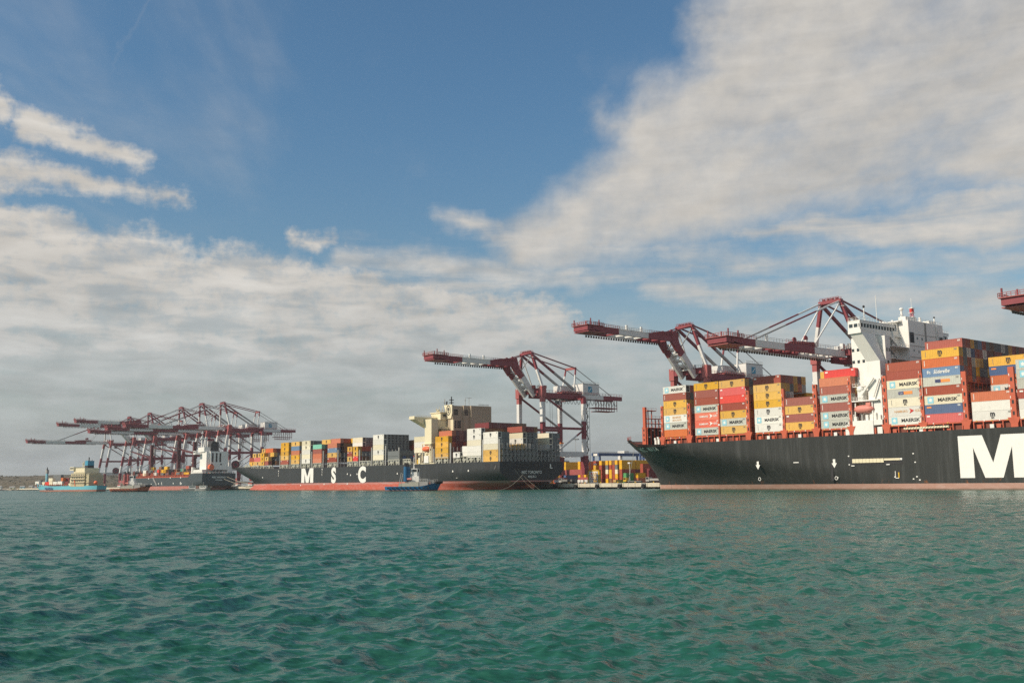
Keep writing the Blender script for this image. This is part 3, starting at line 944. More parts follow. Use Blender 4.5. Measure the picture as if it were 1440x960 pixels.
    bridge(69.0, 36.0, 1.6); bridge(82.9, 37.3, 1.1, nrow=2); bridge(95.6, 36.6, 1.5); bridge(108.4, 36.3, 1.2, nrow=3)
    bridge(122.2, 35.6, 1.5); bridge(136.4, 35.6, 1.7)
    for s, zt in ((26.9, 33.0), ): 
        mb = MB(); mb.box(s, s + .6, -.02, .8, 18, 31.8, oc); mb.box(s - .1, s + .7, -.06, .1, 24, 24.6, M['white']); mb.build('lashing_bridge', SH1)
    # forward breakwater frame on the foredeck
    mb = MB()
    mb.box(-17.6, -16.2, 5.0, 6.0, 18.6, 34.0, oc); mb.box(-17.9, -15.9, 4.8, 6.2, 18.6, 25.6, oc)
    for z in (20, 22, 24): mb.box(-17.2, -16.6, 4.77, 4.8, z, z + .9, M['dark'])
    for k in range(18):
        t = 5.5 + k * 2.1; z1 = 33 if k < 3 else 29.5
        mb.box(-15.5, -15.2, t + .7, t + 1.2, 24.2, 24.7, M['white']) if k % 2 else mb.box(-15.5, -15.2, t + .7, t + 1.2, 21.4, 21.9, M['white'])
        mb.bar((-17, t, 18.3), (-17, t, z1), .3, .35, oc); mb.bar((-15.6, t, 18.3), (-15.6, t, 25.5), .3, .35, oc)
    for z in (25.6, 27.4, 29.4): mb.box(-17.4, -15.4, 6, 42, z - .25, z, oc); mb.rail((-15.4, 6, z), (-15.4, 42, z), oc, 1, 2.2, .06)
    mb.box(-17.4, -15.4, 5.5, 11, 32.4, 32.7, oc); mb.rail((-15.4, 5.5, 32.7), (-15.4, 11, 32.7), oc, 1, 2, .06)
    mb.box(-16.9, -16.7, 6, 42, 18.4, 25.4, M['dark'])
    mb.build('breakwater_frame', SH1)
    mb = MB()
    for k in range(14):
        a = k / 13; s = -43 + a * 17
        mb.bar((s, 24.5 - hull_b(H1, s, 21.2) + .4, 21), (s, 24.5 - hull_b(H1, s, 21.2) + .4, 22.3), .08, .08, M['pink'])
    for k in range(13):
        sa, sb = -43 + k / 13 * 17, -43 + (k + 1) / 13 * 17
        for dz in (21.7, 22.3): mb.bar((sa, 24.5 - hull_b(H1, sa, 21.2) + .4, dz), (sb, 24.5 - hull_b(H1, sb, 21.2) + .4, dz), .07, .07, M['pink'])
    mb.build('bow_rail', SH1)
    mb = MB()      # foremast
    mb.bar((-36, 24.5, 21), (-36, 24.5, 30), .5, .5, M['cgrey']); mb.bar((-36, 23, 27), (-36, 26, 27), .2, .2, M['cgrey'])
    # deck equipment: fairleads, lights, winch blocks
    for s, t, z, c in ((-5.0, 1.3, 18.2, 'white'), (-10.5, 5.3, 18.1, 'white')):
        mb.box(s - .5, s + .5, t - .5, t + .5, z, z + 2.1, M[c]); mb.box(s - .6, s + .2, t - .6, t + .4, z + 2.1, z + 2.9, M[c])
    mb.box(-12, -7.5, 6.5, 8, 18.2, 20.2, M['yellow'])
    mb.build('deck_gear', SH1)
    # hatch coamings and hatch covers under each stack, with the small white cable boxes
    bays = [(-1.2, 12.2), (15.2, 24.6), (43.9, 12.2), (57.3, 12.2), (71.9, 11.6), (97.3, 24.6), (124.9, 12.2), (138.9, 40)]
    mb = MB()
    for s, l in bays:
        mb.box(s, s + l, 1.2, 48, 18.0, 20.2, M['deckred'])
        mb.box(s + .1, s + l - .1, .35, .6, 20.0, 20.55, oc)
        n = int(l / 3)
        for k in range(n + 1):
            x = s + .2 + k * (l - .5) / n
            mb.box(x - .14, x + .14, .3, .75, 17.6, 20.1, oc)
            if k < n and k % 2 == 0: mb.box(x + .9, x + 2.2, .5, .8, 18.1, 19.2, oc)
    mb.build('hatch_coaming', SH1)
    for s, l in bays:
        mb = MB(); mb.box(s + l * .42, s + l * .42 + 1.2, .15, .7, 17.9, 19.2, M['white']); mb.build('cable_box', SH1)
        for k in range(5):
            mb = MB(); mb.box(s + 1 + k * l / 5.3, s + 1.35 + k * l / 5.3, .25, .36, 20.15, 20.5, M['letter' if k % 2 else 'yellow']); mb.build('deck_lamp', SH1)
    mb = MB()      # stowed accommodation ladder, white, under the stacks aft of the tower
    mb.box(102.5, 117.5, -.05, .3, 18.9, 19.5, M['cream'])
    for k in range(16): mb.bar((102.8 + k * .95, -.1, 18.9), (103.3 + k * .95, -.1, 19.5), .06, .06, M['steel'])
    mb.build('stowed_ladder', SH1)

    # the white bridge tower
    w = M['white']; g = M['glass']
    mb = MB()
    mb.box(81.2, 91.6, .35, 12, 17.9, 22.6, w); mb.box(91.6, 94.8, .6, 12, 20.9, 22.6, w)
    mb.box(91.62, 94.7, 3.5, 12, 17.9, 20.9, M['dark'])
    mb.box(92.6, 94.4, 1.0, 3.4, 18.0, 20.3, w); mb.box(91.7, 92.2, .8, 1.6, 18, 20, M['orange_steel'])
    mb.box(82.5, 92, 4.6, 46, 22.6, 50.8, w)
    mb.box(92, 95.6, 18.6, 41, 18, 56.9, w)            # casing
    mb.box(92, 94.6, 5.4, 8.4, 22, 50.6, w)
    mb.box(84, 92, 15, 33.5, 50.8, 53.2, w)
    mb.bar((95.7, 29.0, 24), (95.7, 29.0, 56.8), .18, .18, M['cgrey']); mb.bar((95.7, 29.6, 24), (95.7, 29.6, 56.8), .18, .18, M['cgrey'])
    for z in np.arange(24, 56, 1.0): mb.bar((95.7, 29.0, z), (95.7, 29.6, z), .08, .08, M['cgrey'])
    for z in (40.5, 44.3, 48.2, 52.2): mb.box(95.6, 95.72, 18.6, 41, z, z + .12, M['cgrey'])
    mb.tube((95.8, 36.5, 26), (95.8, 36.5, 56.5), .22, w, 6); mb.tube((95.8, 37.4, 26), (95.8, 37.4, 54.5), .16, w, 6)
    mb.box(92, 94.6, 19, 26, 56.9, 58.3, w); mb.box(92.5, 94.8, 33.5, 38, 56.9, 58.0, w); mb.tube((93.5, 30, 56.9), (93.5, 30, 59.0), .45, w)
    TOW = mb.build('tower_block', SH1)
    mb = MB()
    mb.box(89.7, 94.6, 1.6, 4.6, 22.4, 42.0, w)
    V = [(89.7, 1.6, 42), (94.6, 1.6, 42), (94.6, 4.6, 42), (89.7, 4.6, 42), (87.2, -3.2, 51.2), (91.6, -3.2, 51.2), (91.6, 4.6, 51.2), (87.2, 4.6, 51.2)]
    mb.add(V, [(0, 1, 5, 4), (1, 2, 6, 5), (2, 3, 7, 6), (3, 0, 4, 7), (4, 5, 6, 7), (3, 2, 1, 0)], w)
    mb.build('wing_support', SH1); mb = MB()
    V2 = [(a, 49 - b, c) for a, b, c in V]
    mb.add(V2, [(4, 5, 1, 0), (5, 6, 2, 1), (6, 7, 3, 2), (7, 4, 0, 3), (7, 6, 5, 4), (0, 1, 2, 3)], w)
    mb.box(89.7, 94.6, 44.6, 47.4, 22.4, 42.0, w)
    mb.build('wing_support', SH1)
    mb = MB()
    mb.box(86.8, 91.6, -3.6, 52.6, 51.1, 52.3, w)
    mb.box(86.9, 91.5, -3.6, -3.3, 52.3, 53.1, w); mb.box(86.9, 91.5, -3.6, -3.3, 54.3, 55.3, w)
    mb.box(91.3, 91.5, -3.6, 52.6, 52.3, 53.1, w); mb.box(91.3, 91.5, -3.6, 52.6, 54.4, 55.3, w)
    mb.box(86.9, 91.5, -3.6, 52.6, 55.2, 55.5, w)
    for k in range(3): mb.box(86.9 + k * 1.8, 87.3 + k * 1.8, -3.6, -3.3, 53.1, 54.3, w)
    for k in range(33): mb.box(91.3, 91.5, -3.6 + k * 1.7, -3.25 + k * 1.7, 53.1, 54.4, w)
    mb.rail((91.4, -3.4, 55.5), (91.4, 52.4, 55.5), w, 1.0, 1.6, .07); mb.rail((87, -3.4, 55.5), (91.4, -3.4, 55.5), w, 1.0, 1.2, .07)
    mb.box(91.6, 92.8, 16, 30, 51.2, 51.5, w)
    # lower open deck below the wing end, curved front
    mb.box(92, 95.4, 8.4, 18.6, 47.2, 47.4, w); mb.box(92, 95.4, 8.4, 18.6, 43.0, 43.2, w)
    mb.rail((95.3, 8.4, 47.4), (95.3, 18.6, 47.4), w, 1.0, 1.4, .08); mb.rail((95.3, 8.4, 43.2), (95.3, 18.6, 43.2), w, 1.0, 1.4, .08)
    mb.bar((93, 9, 47.4), (93, 15.5, 43.2), .8, .12, M['cgrey']); mb.bar((93, 10, 51), (93, 16, 47.4), .8, .12, M['cgrey'])
    mb.build('bridge_wing', SH1)
    mb = MB()
    mb.box(87.2, 91.2, -3.42, 52.3, 53.1, 54.35, g)
    for (y, z) in ((9.5, 49), (12, 45), (5.8, 45.4), (7.3, 45.4), (6.2, 41.2)):
        mb.box(94.55 if y < 8.5 else 92.0, 94.62 if y < 8.5 else 92.06, y, y + 1, z, z + 1.1, g)
    mb.box(92.0, 92.06, 13, 14.3, 47.8, 50.0, M['dark'])
    for (y, z) in ((21, 46.2), (24, 46), (21.3, 42), (24.2, 42), (22, 38), (26, 38), (31, 46), (31, 42)):
        mb.box(95.58, 95.63, y, y + .7, z, z + .8, g)
    mb.build('window', TOW)
    for k in range(5):
        mb = MB(); mb.box(82.6 + k * 1.9, 83.5 + k * 1.9, 4.52, 4.6, 46.2, 47.2, g); mb.build('window', TOW)
        mb = MB(); mb.box(82.6 + k * 1.9, 83.5 + k * 1.9, 4.52, 4.6, 42.2, 43.2, g); mb.build('window', TOW)
    for t, z in ((22, 34.5), (26, 34.5), (33, 42), (33, 38), (23.5, 50.5), (26.5, 50.5)):
        mb = MB(); mb.box(95.58, 95.64, t, t + .8, z, z + .9, g); mb.build('window', TOW)
    mb = MB(); mb.box(95.58, 95.64, 19.2, 21.8, 49.2, 52.8, M['dark']); mb.build('louvre', TOW)
    mb = MB(); mb.box(95.58, 95.64, 38.3, 40.6, 49.0, 52.6, M['dark']); mb.build('louvre', TOW)
    mb = MB()
    mb.box(84, 91.9, 17.5, 31.5, 53.2, 56.4, w); mb.box(83.6, 93.2, 16.8, 32.4, 56.4, 56.8, w)
    mb.box(91.9, 93.0, 20.5, 31, 53.2, 56.4, w)
    for k in range(8): mb.box(92.98, 93.03, 20.9 + k * 1.25, 21.9 + k * 1.25, 54.4, 55.8, g)
    for k in range(3): mb.box(84.4 + k * 2.6, 86.5 + k * 2.6, 17.44, 17.5, 54.4, 55.8, g)
    mb.rail((93.1, 17, 56.8), (93.1, 32, 56.8), w, 1, 1.4, .07); mb.rail((95.5, 18.8, 56.9), (95.5, 40.8, 56.9), w, 1, 1.6, .07)
    mb.build('wheelhouse', SH1)
    mb = MB()
    mb.tube((89, 3, 55.5), (89, 3, 60.3), .16, w); mb.ball((89, 3, 60.8), .4, .4, .5, M['dark'])
    for z in (57, 58, 59): mb.bar((89, 2.4, z), (89, 3.6, z), .1, .1, w)
    mb.tube((89, 10.5, 55.5), (89, 10.5, 65.5), .10, w)
    mb.tube((89, 26.2, 56.8), (89, 26.2, 61.8), .55, w, 10, .32); mb.ball((89, 26.2, 62.2), .75, .75, .6, w); mb.bar((89, 25, 60.2), (89, 27.5, 60.2), .15, .15, w)
    mb.tube((89, 47.8, 55.5), (89, 47.8, 61.0), .5, w, 8, .2); mb.ball((89, 47.8, 61.3), .35, .35, .35, M['dark'])
    for z in (57, 58.2, 59.4): mb.bar((89, 46.7, z), (89, 48.9, z), .12, .12, w)
    mb.tube((89, 41.5, 56.9), (89, 41.5, 58.6), .12, w); mb.ball((89, 41.5, 58.8), .55, .55, .55, M['dark'])
    for (t, z, r) in ((20, 57.3, .5), (23, 57.2, .45), (30, 57.6, .6), (37, 57.7, .55), (14.5, 56.2, .6), (16, 56.3, .5), (12.5, 56.2, .4)): mb.ball((89, t, z), r, r, r * 1.1, w)
    mb.build('antenna_mast', SH1)
    mb = MB()      # red and white lattice radar mast
    for (a, b) in ((-.7, -.7), (.7, -.7), (.7, .7), (-.7, .7)):
        for k in range(4):
            mb.bar((89 + a * (1 - k * .18), 33 + b * (1 - k * .18), 56.8 + k * 1.7), (89 + a * (1 - (k + 1) * .18), 33 + b * (1 - (k + 1) * .18), 58.5 + k * 1.7), .16, .16, w if k != 2 else M['red'])
    for k in range(4): mb.box(88.2, 89.8, 32.1, 33.9, 58.3 + k * 1.6, 58.45 + k * 1.6, w)
    mb.box(88.6, 89.4, 32.2, 33.8, 61.4, 63.0, M['red']); mb.bar((89, 31, 60), (89, 35.2, 60.2), .25, .25, w); mb.tube((89, 33, 63), (89, 33, 66.8), .08, w)
    mb.build('radar_mast', SH1)
    # lifeboat with davits
    mb = MB()
    V = []; F = []; ns = 14
    for i in range(ns + 1):
        a = i / ns; x = 84.4 + a * 7.2; k = max(.05, (1 - abs(2 * a - 1) ** 3.2)) ** .6
        for j in range(10):
            th = 2 * math.pi * j / 10
            V.append((x, 1.2 + 1.3 * k * math.cos(th), 26.4 + (1.35 if math.sin(th) > 0 else 1.45) * k * math.sin(th)))
    for i in range(ns):
        for j in range(10):
            F.append((i * 10 + j, i * 10 + (j + 1) % 10, (i + 1) * 10 + (j + 1) % 10, (i + 1) * 10 + j))
    mb.add(V, F, M['boat_pink'], True); mb.box(89.2, 90.8, .5, 1.9, 27.4, 28.4, M['boat_pink'])
    mb.build('lifeboat', SH1)
    mb = MB()
    mb.box(83.6, 93.8, .4, 4.6, 28.9, 29.3, w); mb.rail((83.8, .5, 29.3), (88, .5, 29.3), w, 1.1, 1, .08)
    mb.tube((87, 1.6, 22.6), (87, 1.6, 25.2), .35, M['cgrey']); mb.bar((84.6, 1.2, 22.6), (85, 1.2, 29), .35, .35, w); mb.bar((91.2, 1.2, 22.6), (91.2, 1.2, 29), .35, .35, w)
    mb.box(86.2, 88.2, .8, 3, 29.3, 32.5, w); mb.ball((87, 1.4, 33), 1.3, 1.0, 1.2, w); mb.bar((87.5, 1, 31), (92.5, .6, 36.4), .6, .6, w); mb.bar((92, .7, 30), (94.4, .8, 36), .4, .4, w)
    mb.rail((84.5, .8, 34), (88.5, .8, 34), w, 1, 1, .08); mb.box(84.5, 89, .8, 3, 33.8, 34.0, w)
    for x, h in ((81.6, 1.2), (83.5, 2.2), (84.4, 1.4), (88.6, 1.8), (90.4, 1.1), (91.6, 2.4), (93.2, 1.6)): mb.box(x, x + .9, .9, 2, 22.6, 22.6 + h, w)
    mb.build('davit', SH1)
    mb = MB()   # stair tower seen between tower and stacks
    for z in (24.5, 27.6, 30.7, 33.8):
        mb.box(92.2, 95.2, 5, 12, z, z + .15, M['cgrey'])
    mb.bar((92.5, 6, 24.5), (94.8, 6, 27.6), .7, .1, w); mb.bar((94.8, 6, 27.6), (92.5, 6, 30.7), .7, .1, w)
    mb.build('stair', SH1)


ship1_details()

# its boxes: (bay start, height of the lowest box, row-0 list from the deck up, rows list)
PY = 2.87; RW = 2.46
near_bays = [
    (-1.2, 20.75, ['O', 'Gmaersk', 'Wsealand', 'Ymsc', 'Ymsc', 'Rstrip', 'Wmaersk']),
    (15.1, 20.75, ['Gmaersk', 'Hhsud', 'Hhsud', 'Gmaersk', 'Rstrip', 'Rstrip', 'Ymsc']),
    (27.75, 20.7, ['Ymsc', 'Gmaersk', 'Ymsc', 'Rstrip', 'Dmark', 'Dmark', 'Ymsc']),
    (43.8, 20.65, ['Wmsc', 'Wmaersk', 'Wmsc', 'Ymsc', 'Ymsc', 'Ymsc', 'Rmark']),
    (57.3, 20.6, ['Ymsc', 'Rmark', 'Ymsc', 'Rstrip']),
    (71.9, 20.55, ['Gmaersk', 'Gmaersk', 'Rstrip', 'Gmaersk', 'Rstrip', 'O']),
    (97.3, 20.45, ['Wmaersk', 'Whsudw', 'Cmsc', 'Gboxword', 'Cmaersk', 'R', 'Rstrip']),
    (109.9, 20.4, ['Dmark', 'Bhapag', 'Cmaersk', 'Rstrip', 'Gboxword', 'Sscript', 'Ostrip', 'Ymsc']),
    (124.9, 20.35, ['Wmscw', 'W', 'Ostrip']),
    (138.9, 20.3, ['W', 'W', 'Rmark', 'G', 'Gmaersk', 'Gmaersk']),
]
BAYW = ['first', 'second', 'third', 'fourth', 'fifth', 'sixth', 'seventh', 'eighth', 'ninth', 'tenth', 'eleventh', 'twelfth', 'thirteenth', 'fourteenth', 'fifteenth', 'sixteenth']
GRP1 = 'containers stacked on the near black ship'
END_COL = 'RRYRWKRYGRBRGYKRRNGR'


def split_code(c): return c[0], (c[1:] or None)


def ship1_boxes():
    rr = random.Random(11)
    # heights of the inner rows per bay (row: tiers)
    def rows(bay):
        h = len(near_bays[bay][2])
        if bay == 0: return {1: 7, 2: 7}
        if bay == 1: return {1: 7}
        if bay == 2: return {1: 7, 2: 7, 3: 7}
        if bay == 3: return {r: 7 for r in range(1, 6)} | {6: 5, 7: 5}
        if bay == 4: return {}
        if bay == 5: return {1: 7, 2: 7, 3: 7, 4: 7, 5: 6}
        if bay == 6: return {1: 7, 2: 7}
        if bay == 7: return {r: 9 for r in range(1, 19)}
        if bay == 8: return {5: 7, 6: 7}
        return {1: 6, 2: 6}
    vis = {0: lambda r, k: True, 1: lambda r, k: k >= 5, 2: lambda r, k: True, 3: lambda r, k: r <= 2 or k >= 5 or (r > 5 and k == 4),
           5: lambda r, k: (r <= 2) or k >= 5, 6: lambda r, k: True, 7: lambda r, k: k >= 4 or r <= 2, 8: lambda r, k: True, 9: lambda r, k: k >= 3}
    for b, (s, z0, lst) in enumerate(near_bays):
        for k, code in enumerate(lst):
            c, lg = split_code(code); nm = CC[c][0]
            lw = (' with ' + LOGO_WORD[lg]) if lg else ''
            kind = 'reefer' if c in 'WC' else 'dry'
            ds = rr.uniform(-.05, .05)
            put_container(c, s + ds, 0.32 + rr.uniform(-.03, .03), z0 + k * PY, f'{nm} container{lw}, {ORD[k]} in {BAYW[b]} stack of near ship', GRP1, 12.19, kind, lg)
        for r, n in rows(b).items():
            for k in range(n):
                if not vis.get(b, lambda r, k: True)(r, k): continue
                c = rr.choice('RRYRYGKRONBYWNRG'); lg = None; L = 12.19; S = s
                if b == 5 and k == 6: c = 'D'
                if b == 5 and k == 6 and r == 1: lg = 'mark'; S = s + .5
                if b == 7 and k == 8:
                    c = 'RRRYKSRKNKKGKYRNRRD'[r % 19]
                    if r == 1: c, lg = 'R', 'strip'
                if b == 7 and k in (6, 7): c = 'KKWBRRWMNRRKKYGKRNR'[r % 19] if k == 7 else 'KKRGYYKMRYGKRNYKRRN'[r % 19]
                if b == 8:
                    c = {0: 'R', 1: 'Y', 2: 'R', 3: 'Wmaersk', 4: 'Ostrip', 5: 'Bhapag', 6: 'Ymsc'}[k] if r == 5 else 'R'
                    if r == 5 and k < 2: continue
                    c, lg = split_code(c)
                if b == 3 and k == 6: c = 'RRRYMYR'[r % 7]
                nm = CC[c][0]
                lw = (' with ' + LOGO_WORD[lg]) if lg else ''
                T = 0.32 + r * RW
                big = (r == 1 and k >= 3 and b != 1) or (b == 7 and (k >= 7 or (k == 6 and r < 10))) or (b == 3 and k >= 5) or b in (5, 8)
                if not big:
                    BULK.put(c, S, T, z0 + k * PY); continue
                put_container(c, S + rr.uniform(-.06, .06), T, z0 + k * PY, f'{nm} container, {ORD[k]} tier, {NUM[r]} row inboard, {BAYW[b]} stack from near ship bow', GRP1, L, 'reefer' if (c in 'W' and rr.random() < .5) else 'dry', lg)
    # yellow end high up between stacks five and six
    put_container('Y', 69.6, 4.6, 20.55 + 6 * PY, 'yellow container jutting forward, high inboard in the sixth stack of near ship', GRP1)
    put_container('D', 69.9, 4.6, 20.55 + 5 * PY, 'bright red container jutting forward under a yellow one on near ship', GRP1)


ship1_boxes()

# ------------------------------------------------------------ the ship in the middle
H2 = dict(B=41.0, tc=25.5, mat=M['hull2'], zfix=11.0, levels=[-1.0, 0, 1, 2, 3, 4, 5, 6.5, 8, 9.5, 11, 12.5, 14, 14.3], ns=130, qpow=1.35,
          stem=lerp_tab([(-1, -463), (0, -463), (3, -455), (4.5, -452), (8, -459), (12, -468), (17, -477)]),
          Lf=lerp_tab([(-1, 95), (0, 92), (5, 86), (9, 70), (13, 56), (17, 50)]),
          top=lerp_tab([(-480, 17.2), (-430, 16.6), (-400, 15.2), (-330, 14.3), (-113, 14.0)]),
          send=lerp_tab([(-1, -126), (2.6, -122), (3.4, -116.2), (8, -116.1), (20, -116)]), pw=2.3, qw=lerp_tab([(0, 1.4), (6, 1.3), (13, .9)]),
          stern=lambda s, z: 1 - (max(0, min(1, (s + 188) / 72)) ** 1.5) * (max(0, min(1, (9.2 - z) / 9.2)) ** 1.35) * (.80 if z > 2.6 else .95))
SH2 = root('container_ship', -290, 25.5, 0, 'black container ship with red waterline and white M S C letters, cream tower', 'ship')
build_hull(H2, SH2, 'hull')


def h2_pt(s, z, off=.08): return Vector((s, 25.5 - hull_b(H2, s, z) - off, z))


def ship2_details():
    lw = M['letter']; cr = M['cream']; cd = M['cream_shade']; g = M['glass']
    def surf(sc_, zc):
        return lambda a, b: h2_pt(sc_ + a, zc + b, .10)
    # the big letters M S C
    def letterM(s0, s1, z0, z1, w):
        c = (s0 + s1) / 2
        P = [(s0, z0), (s0, z1), (s0 + w * 1.15, z1), (c, z0 + (z1 - z0) * .42), (s1 - w * 1.15, z1), (s1, z1), (s1, z0), (s1 - w, z0), (s1 - w, z1 - (z1 - z0) * .36), (c + w * .45, z0), (c - w * .45, z0), (s0 + w, z1 - (z1 - z0) * .36), (s0 + w, z0)]
        T = [(0, 1, 11, 12), (1, 2, 11), (2, 3, 10, 11), (3, 9, 10), (3, 4, 8, 9), (4, 5, 8), (5, 6, 7, 8)]
        mb = MB(); mb.add([h2_pt(a, b) for a, b in P], [t[::-1] for t in T], lw); mb.build('hull_letter', SH2)
    letterM(-331.6, -314.6, 4.9, 14.2, 4.4)
    for ch, c, wx in (('S', -287.0, 1.02), ('C', -251.5, 1.05)):
        mb = MB(); mb.text(ch, lw, (0, 0, 0), 12.4, (1, 0, 0), bold=.05, wx=wx, fn=surf(c, 5.05)); mb.build('hull_letter', SH2)
    # small upright marks on the bow shoulder and white dots
    mb = MB()
    for c in (-366.5, -302.5):
        for k, ch in enumerate('MSC'):
            mb.text(ch, lw, (0, 0, 0), 1.5, (1, 0, 0), bold=.02, fn=surf(c, 12.6 - k * 1.6))
    for s, z in ((-393, 8.6), (-212, 8.9), (-197, 8.9), (-157, 9.3), (-143, 9.4), (-155, 6.2), (-270, 9.4), (-266, 8.7), (-258, 9.2), (-333, 2.9), (-300, 3.4), (-270, 3.4)):
        p = h2_pt(s, z); mb.add([p, p + Vector((1.1, 0, 0)), p + Vector((.9, 0, .9)), p + Vector((.2, 0, .9))], [(0, 1, 2, 3)], lw)
    mb.build('draft_marks', SH2)
    # mooring deck openings
    for s0, s1 in ((-128.2, -124.3), (-121.5, -118.2)):
        mb = MB(); mb.box(s0, s1, 4.93, 5.2, 10.1, 12.9, M['dark']); mb.build('side_opening', SH2)
    mb = MB(); mb.bar((-120, 4.9, 10.2), (-119.0, 4.9, 12), .3, .2, M['cgrey']); mb.build('fairlead', SH2)
    for k in range(11):
        t = 12.6 + k * 2.35
        mb = MB(); mb.box(-116.2, -115.95, t, t + 1.35, 10.2, 12.9, M['dark']); mb.build('stern_opening', SH2)
    mb = MB(); mb.box(-116.2, -115.85, 37.2, 37.9, 10.6, 12.8, lw); mb.box(-116.2, -115.85, 37.9, 38.8, 10.5, 11, lw); mb.build('fairlead', SH2)
    mb = MB()
    mb.text('MSC TORONTO', lw, (-115.9, 25.2, 8.0), 1.95, (0, 1, 0), bold=.02, wx=.92)
    mb.text('MAJURO', lw, (-115.9, 25.3, 6.0), 1.5, (0, 1, 0), bold=.02, wx=.95)
    mb.build('stern_name', SH2)
    mb = MB(); mb.box(-121, -115.0, 25.0, 26.0, -1, 2.7, M['tugred']); mb.box(-124, -116.5, 25, 26, -1, 1.2, M['tugred']); mb.build('rudder', SH2)
    # coaming, cover supports: a dense row of pale stanchions along the deck edge
    mb = MB(); b = M['buff']
    bays2 = [(-425.5, 11), (-412.4, 13), (-397.3, 19.5), (-364.3, 12.2), (-348.0, 12.2), (-332.3, 12.2), (-316.3, 12.2), (-296.0, 12.2), (-270.3, 13), (-255, 13), (-239.3, 12.2), (-222, 12.2), (-206, 8),
             (-173.3, 12.2), (-156, 12), (-143.8, 12.2)]
    def edge(s): return 25.5 - max(hull_b(H2, s, H2['top'](s) - .2), 0.1)
    for s, l in bays2:
        e = max(edge(s + 2), 5); z0 = H2['top'](s)
        mb.box(s, s + l, e + 1.5, 51 - e - 1.5, z0 - .9, 16.4, M['steel'])
        n = 4
        for k in range(n + 1):
            x = s + .3 + k * (l - .6) / n
            mb.box(x - .28, x + .28, e + .2, e + .8, z0 - .1, 17.2, b)
            if k < n and k != 2: mb.bar((x + .4, e + .4, z0 + .2), (x + 2.2, e + .4, z0 + 1.9), .3, .5, b)
            if k % 2: mb.box(x - .9, x + 1.2, e + .25, e + .5, z0 + 1.0, z0 + 2.1, b)
        mb.box(s, s + l, e + .1, e + .9, 16.95, 17.35, b)
    mb.build('hatch_coaming', SH2)
    mb = MB()
    mb.rail((-440, edge(-440) + .2, 15.9), (-425, edge(-425) + .2, 15.9), b, 1, 1.5, .08)
    for s in (-250, -243, -262): mb.rail((s, 5.2, 14), (s + 5, 5.2, 14), b, 1, 1.2, .08)
    mb.rail((-205, 5.2, 14.1), (-174, 5.2, 14.1), b, 1.1, 1.5, .09)
    mb.build('deck_rail', SH2)
    # lashing bridges, thin and grey
    for s, zt in ((-366.2, 24), (-350.2, 24), (-334.5, 24), (-318.5, 25), (-302.6, 25), (-283, 25), (-256.0, 24), (-241.6, 25), (-225.6, 25.5), (-211, 24), (-175.2, 22), (-159.6, 24.5), (-130.9, 25), (-117.2, 25)):
        mb = MB(); e = max(edge(s), 5.2)
        mb.box(s, s + .8, e + .1, e + .7, 14, zt, M['cgrey'])
        for k in range(9): mb.bar((s + .4, e + 2.4 * k + 2.3, 14), (s + .4, e + 2.4 * k + 2.3, zt - 2), .25, .3, M['cgrey'])
        for z in (17.3, 20.4): mb.box(s, s + .8, e + .7, e + 22, z, z + .2, M['cgrey'])
        if s < -116 and s > -118:
            for k in range(15):
                a = 5.6 + k * 2.4
                mb.bar((s + .9, a, 14), (s + .9, a + 2.2, 17.2), .12, .12, M['cgrey']); mb.bar((s + .9, a + 2.2, 14), (s + .9, a, 17.2), .12, .12, M['cgrey'])
                mb.bar((s + .9, a, 17.4), (s + .9, a + 2.2, 20.3), .12, .12, M['cgrey']); mb.bar((s + .9, a + 2.3, 14), (s + .9, a + 2.3, 23), .2, .2, M['cgrey'])
            mb.box(s, s + 1, 5.6, 44.5, 20.4, 20.6, M['cgrey']); mb.box(s, s + 1, 5.6, 44.5, 17.3, 17.5, M['cgrey'])
        mb.build('lashing_bridge', SH2)
    # cream tower: wing, house, engine casing with funnel
    mb = MB()
    mb.box(-183.6, -177.0, 5.2, 9.5, 14.5, 38.2, cr)
    mb.build('wing_support', SH2)
    mb = MB()
    V = [(-189, 9.5, 34.0), (-183.6, 9.5, 34.0), (-189, -.4, 38.2), (-184, -.4, 38.2), (-189, 9.5, 38.2), (-183.6, 9.5, 38.2)]
    mb.add([(-189.5, 9.0, 33.6), (-184, 9.0, 33.6), (-184, -1.0, 38.3), (-189.5, -1.0, 38.3), (-189.5, 9.0, 38.3), (-184, 9.0, 38.3)], [(0, 1, 2, 3), (0, 3, 4), (1, 5, 2), (3, 2, 5, 4)], cr)
    mb.box(-189.6, -184, -1.2, 46, 38.3, 38.6, cr); mb.box(-189.6, -184, -1.2, -.9, 38.6, 40.0, cr); mb.box(-184.2, -184, -1.2, 14, 38.6, 39.6, cr); mb.box(-189.6, -189.4, -1.2, 14, 38.6, 39.8, cr)
    mb.rail((-184, 0, 39.6), (-184, 13, 39.6), cr, .8, 1.5, .1)
    mb.build('bridge_wing', SH2)
    mb = MB()
    mb.box(-190, -181, 9.5, 42, 14.5, 38.3, cr)
    mb.box(-190, -180.5, 13.5, 24, 38.3, 42.0, cr); mb.box(-190.4, -180.0, 13.0, 24.4, 42.0, 42.5, cr)
    mb.box(-181, -178.5, 13, 17.5, 22, 34.2, cr)
    for z in (22.5, 26, 29.5, 33.0): mb.box(-181, -177.4, 8.5, 17, z, z + .3, cr); mb.rail((-177.4, 8.5, z + .3), (-177.4, 17, z + .3), cr, .9, 1.6, .1)
    mb.rail((-180.3, 13.2, 42.5), (-180.3, 24, 42.5), cr, .9, 1.5, .1)
    T2 = mb.build('tower_block', SH2)
    mb = MB()
    for t, z in ((19.4, 34.3), (21.4, 34.3), (23.4, 34.3)): mb.box(-180.95, -180.9, t, t + 1.0, z, z + 1.2, g)
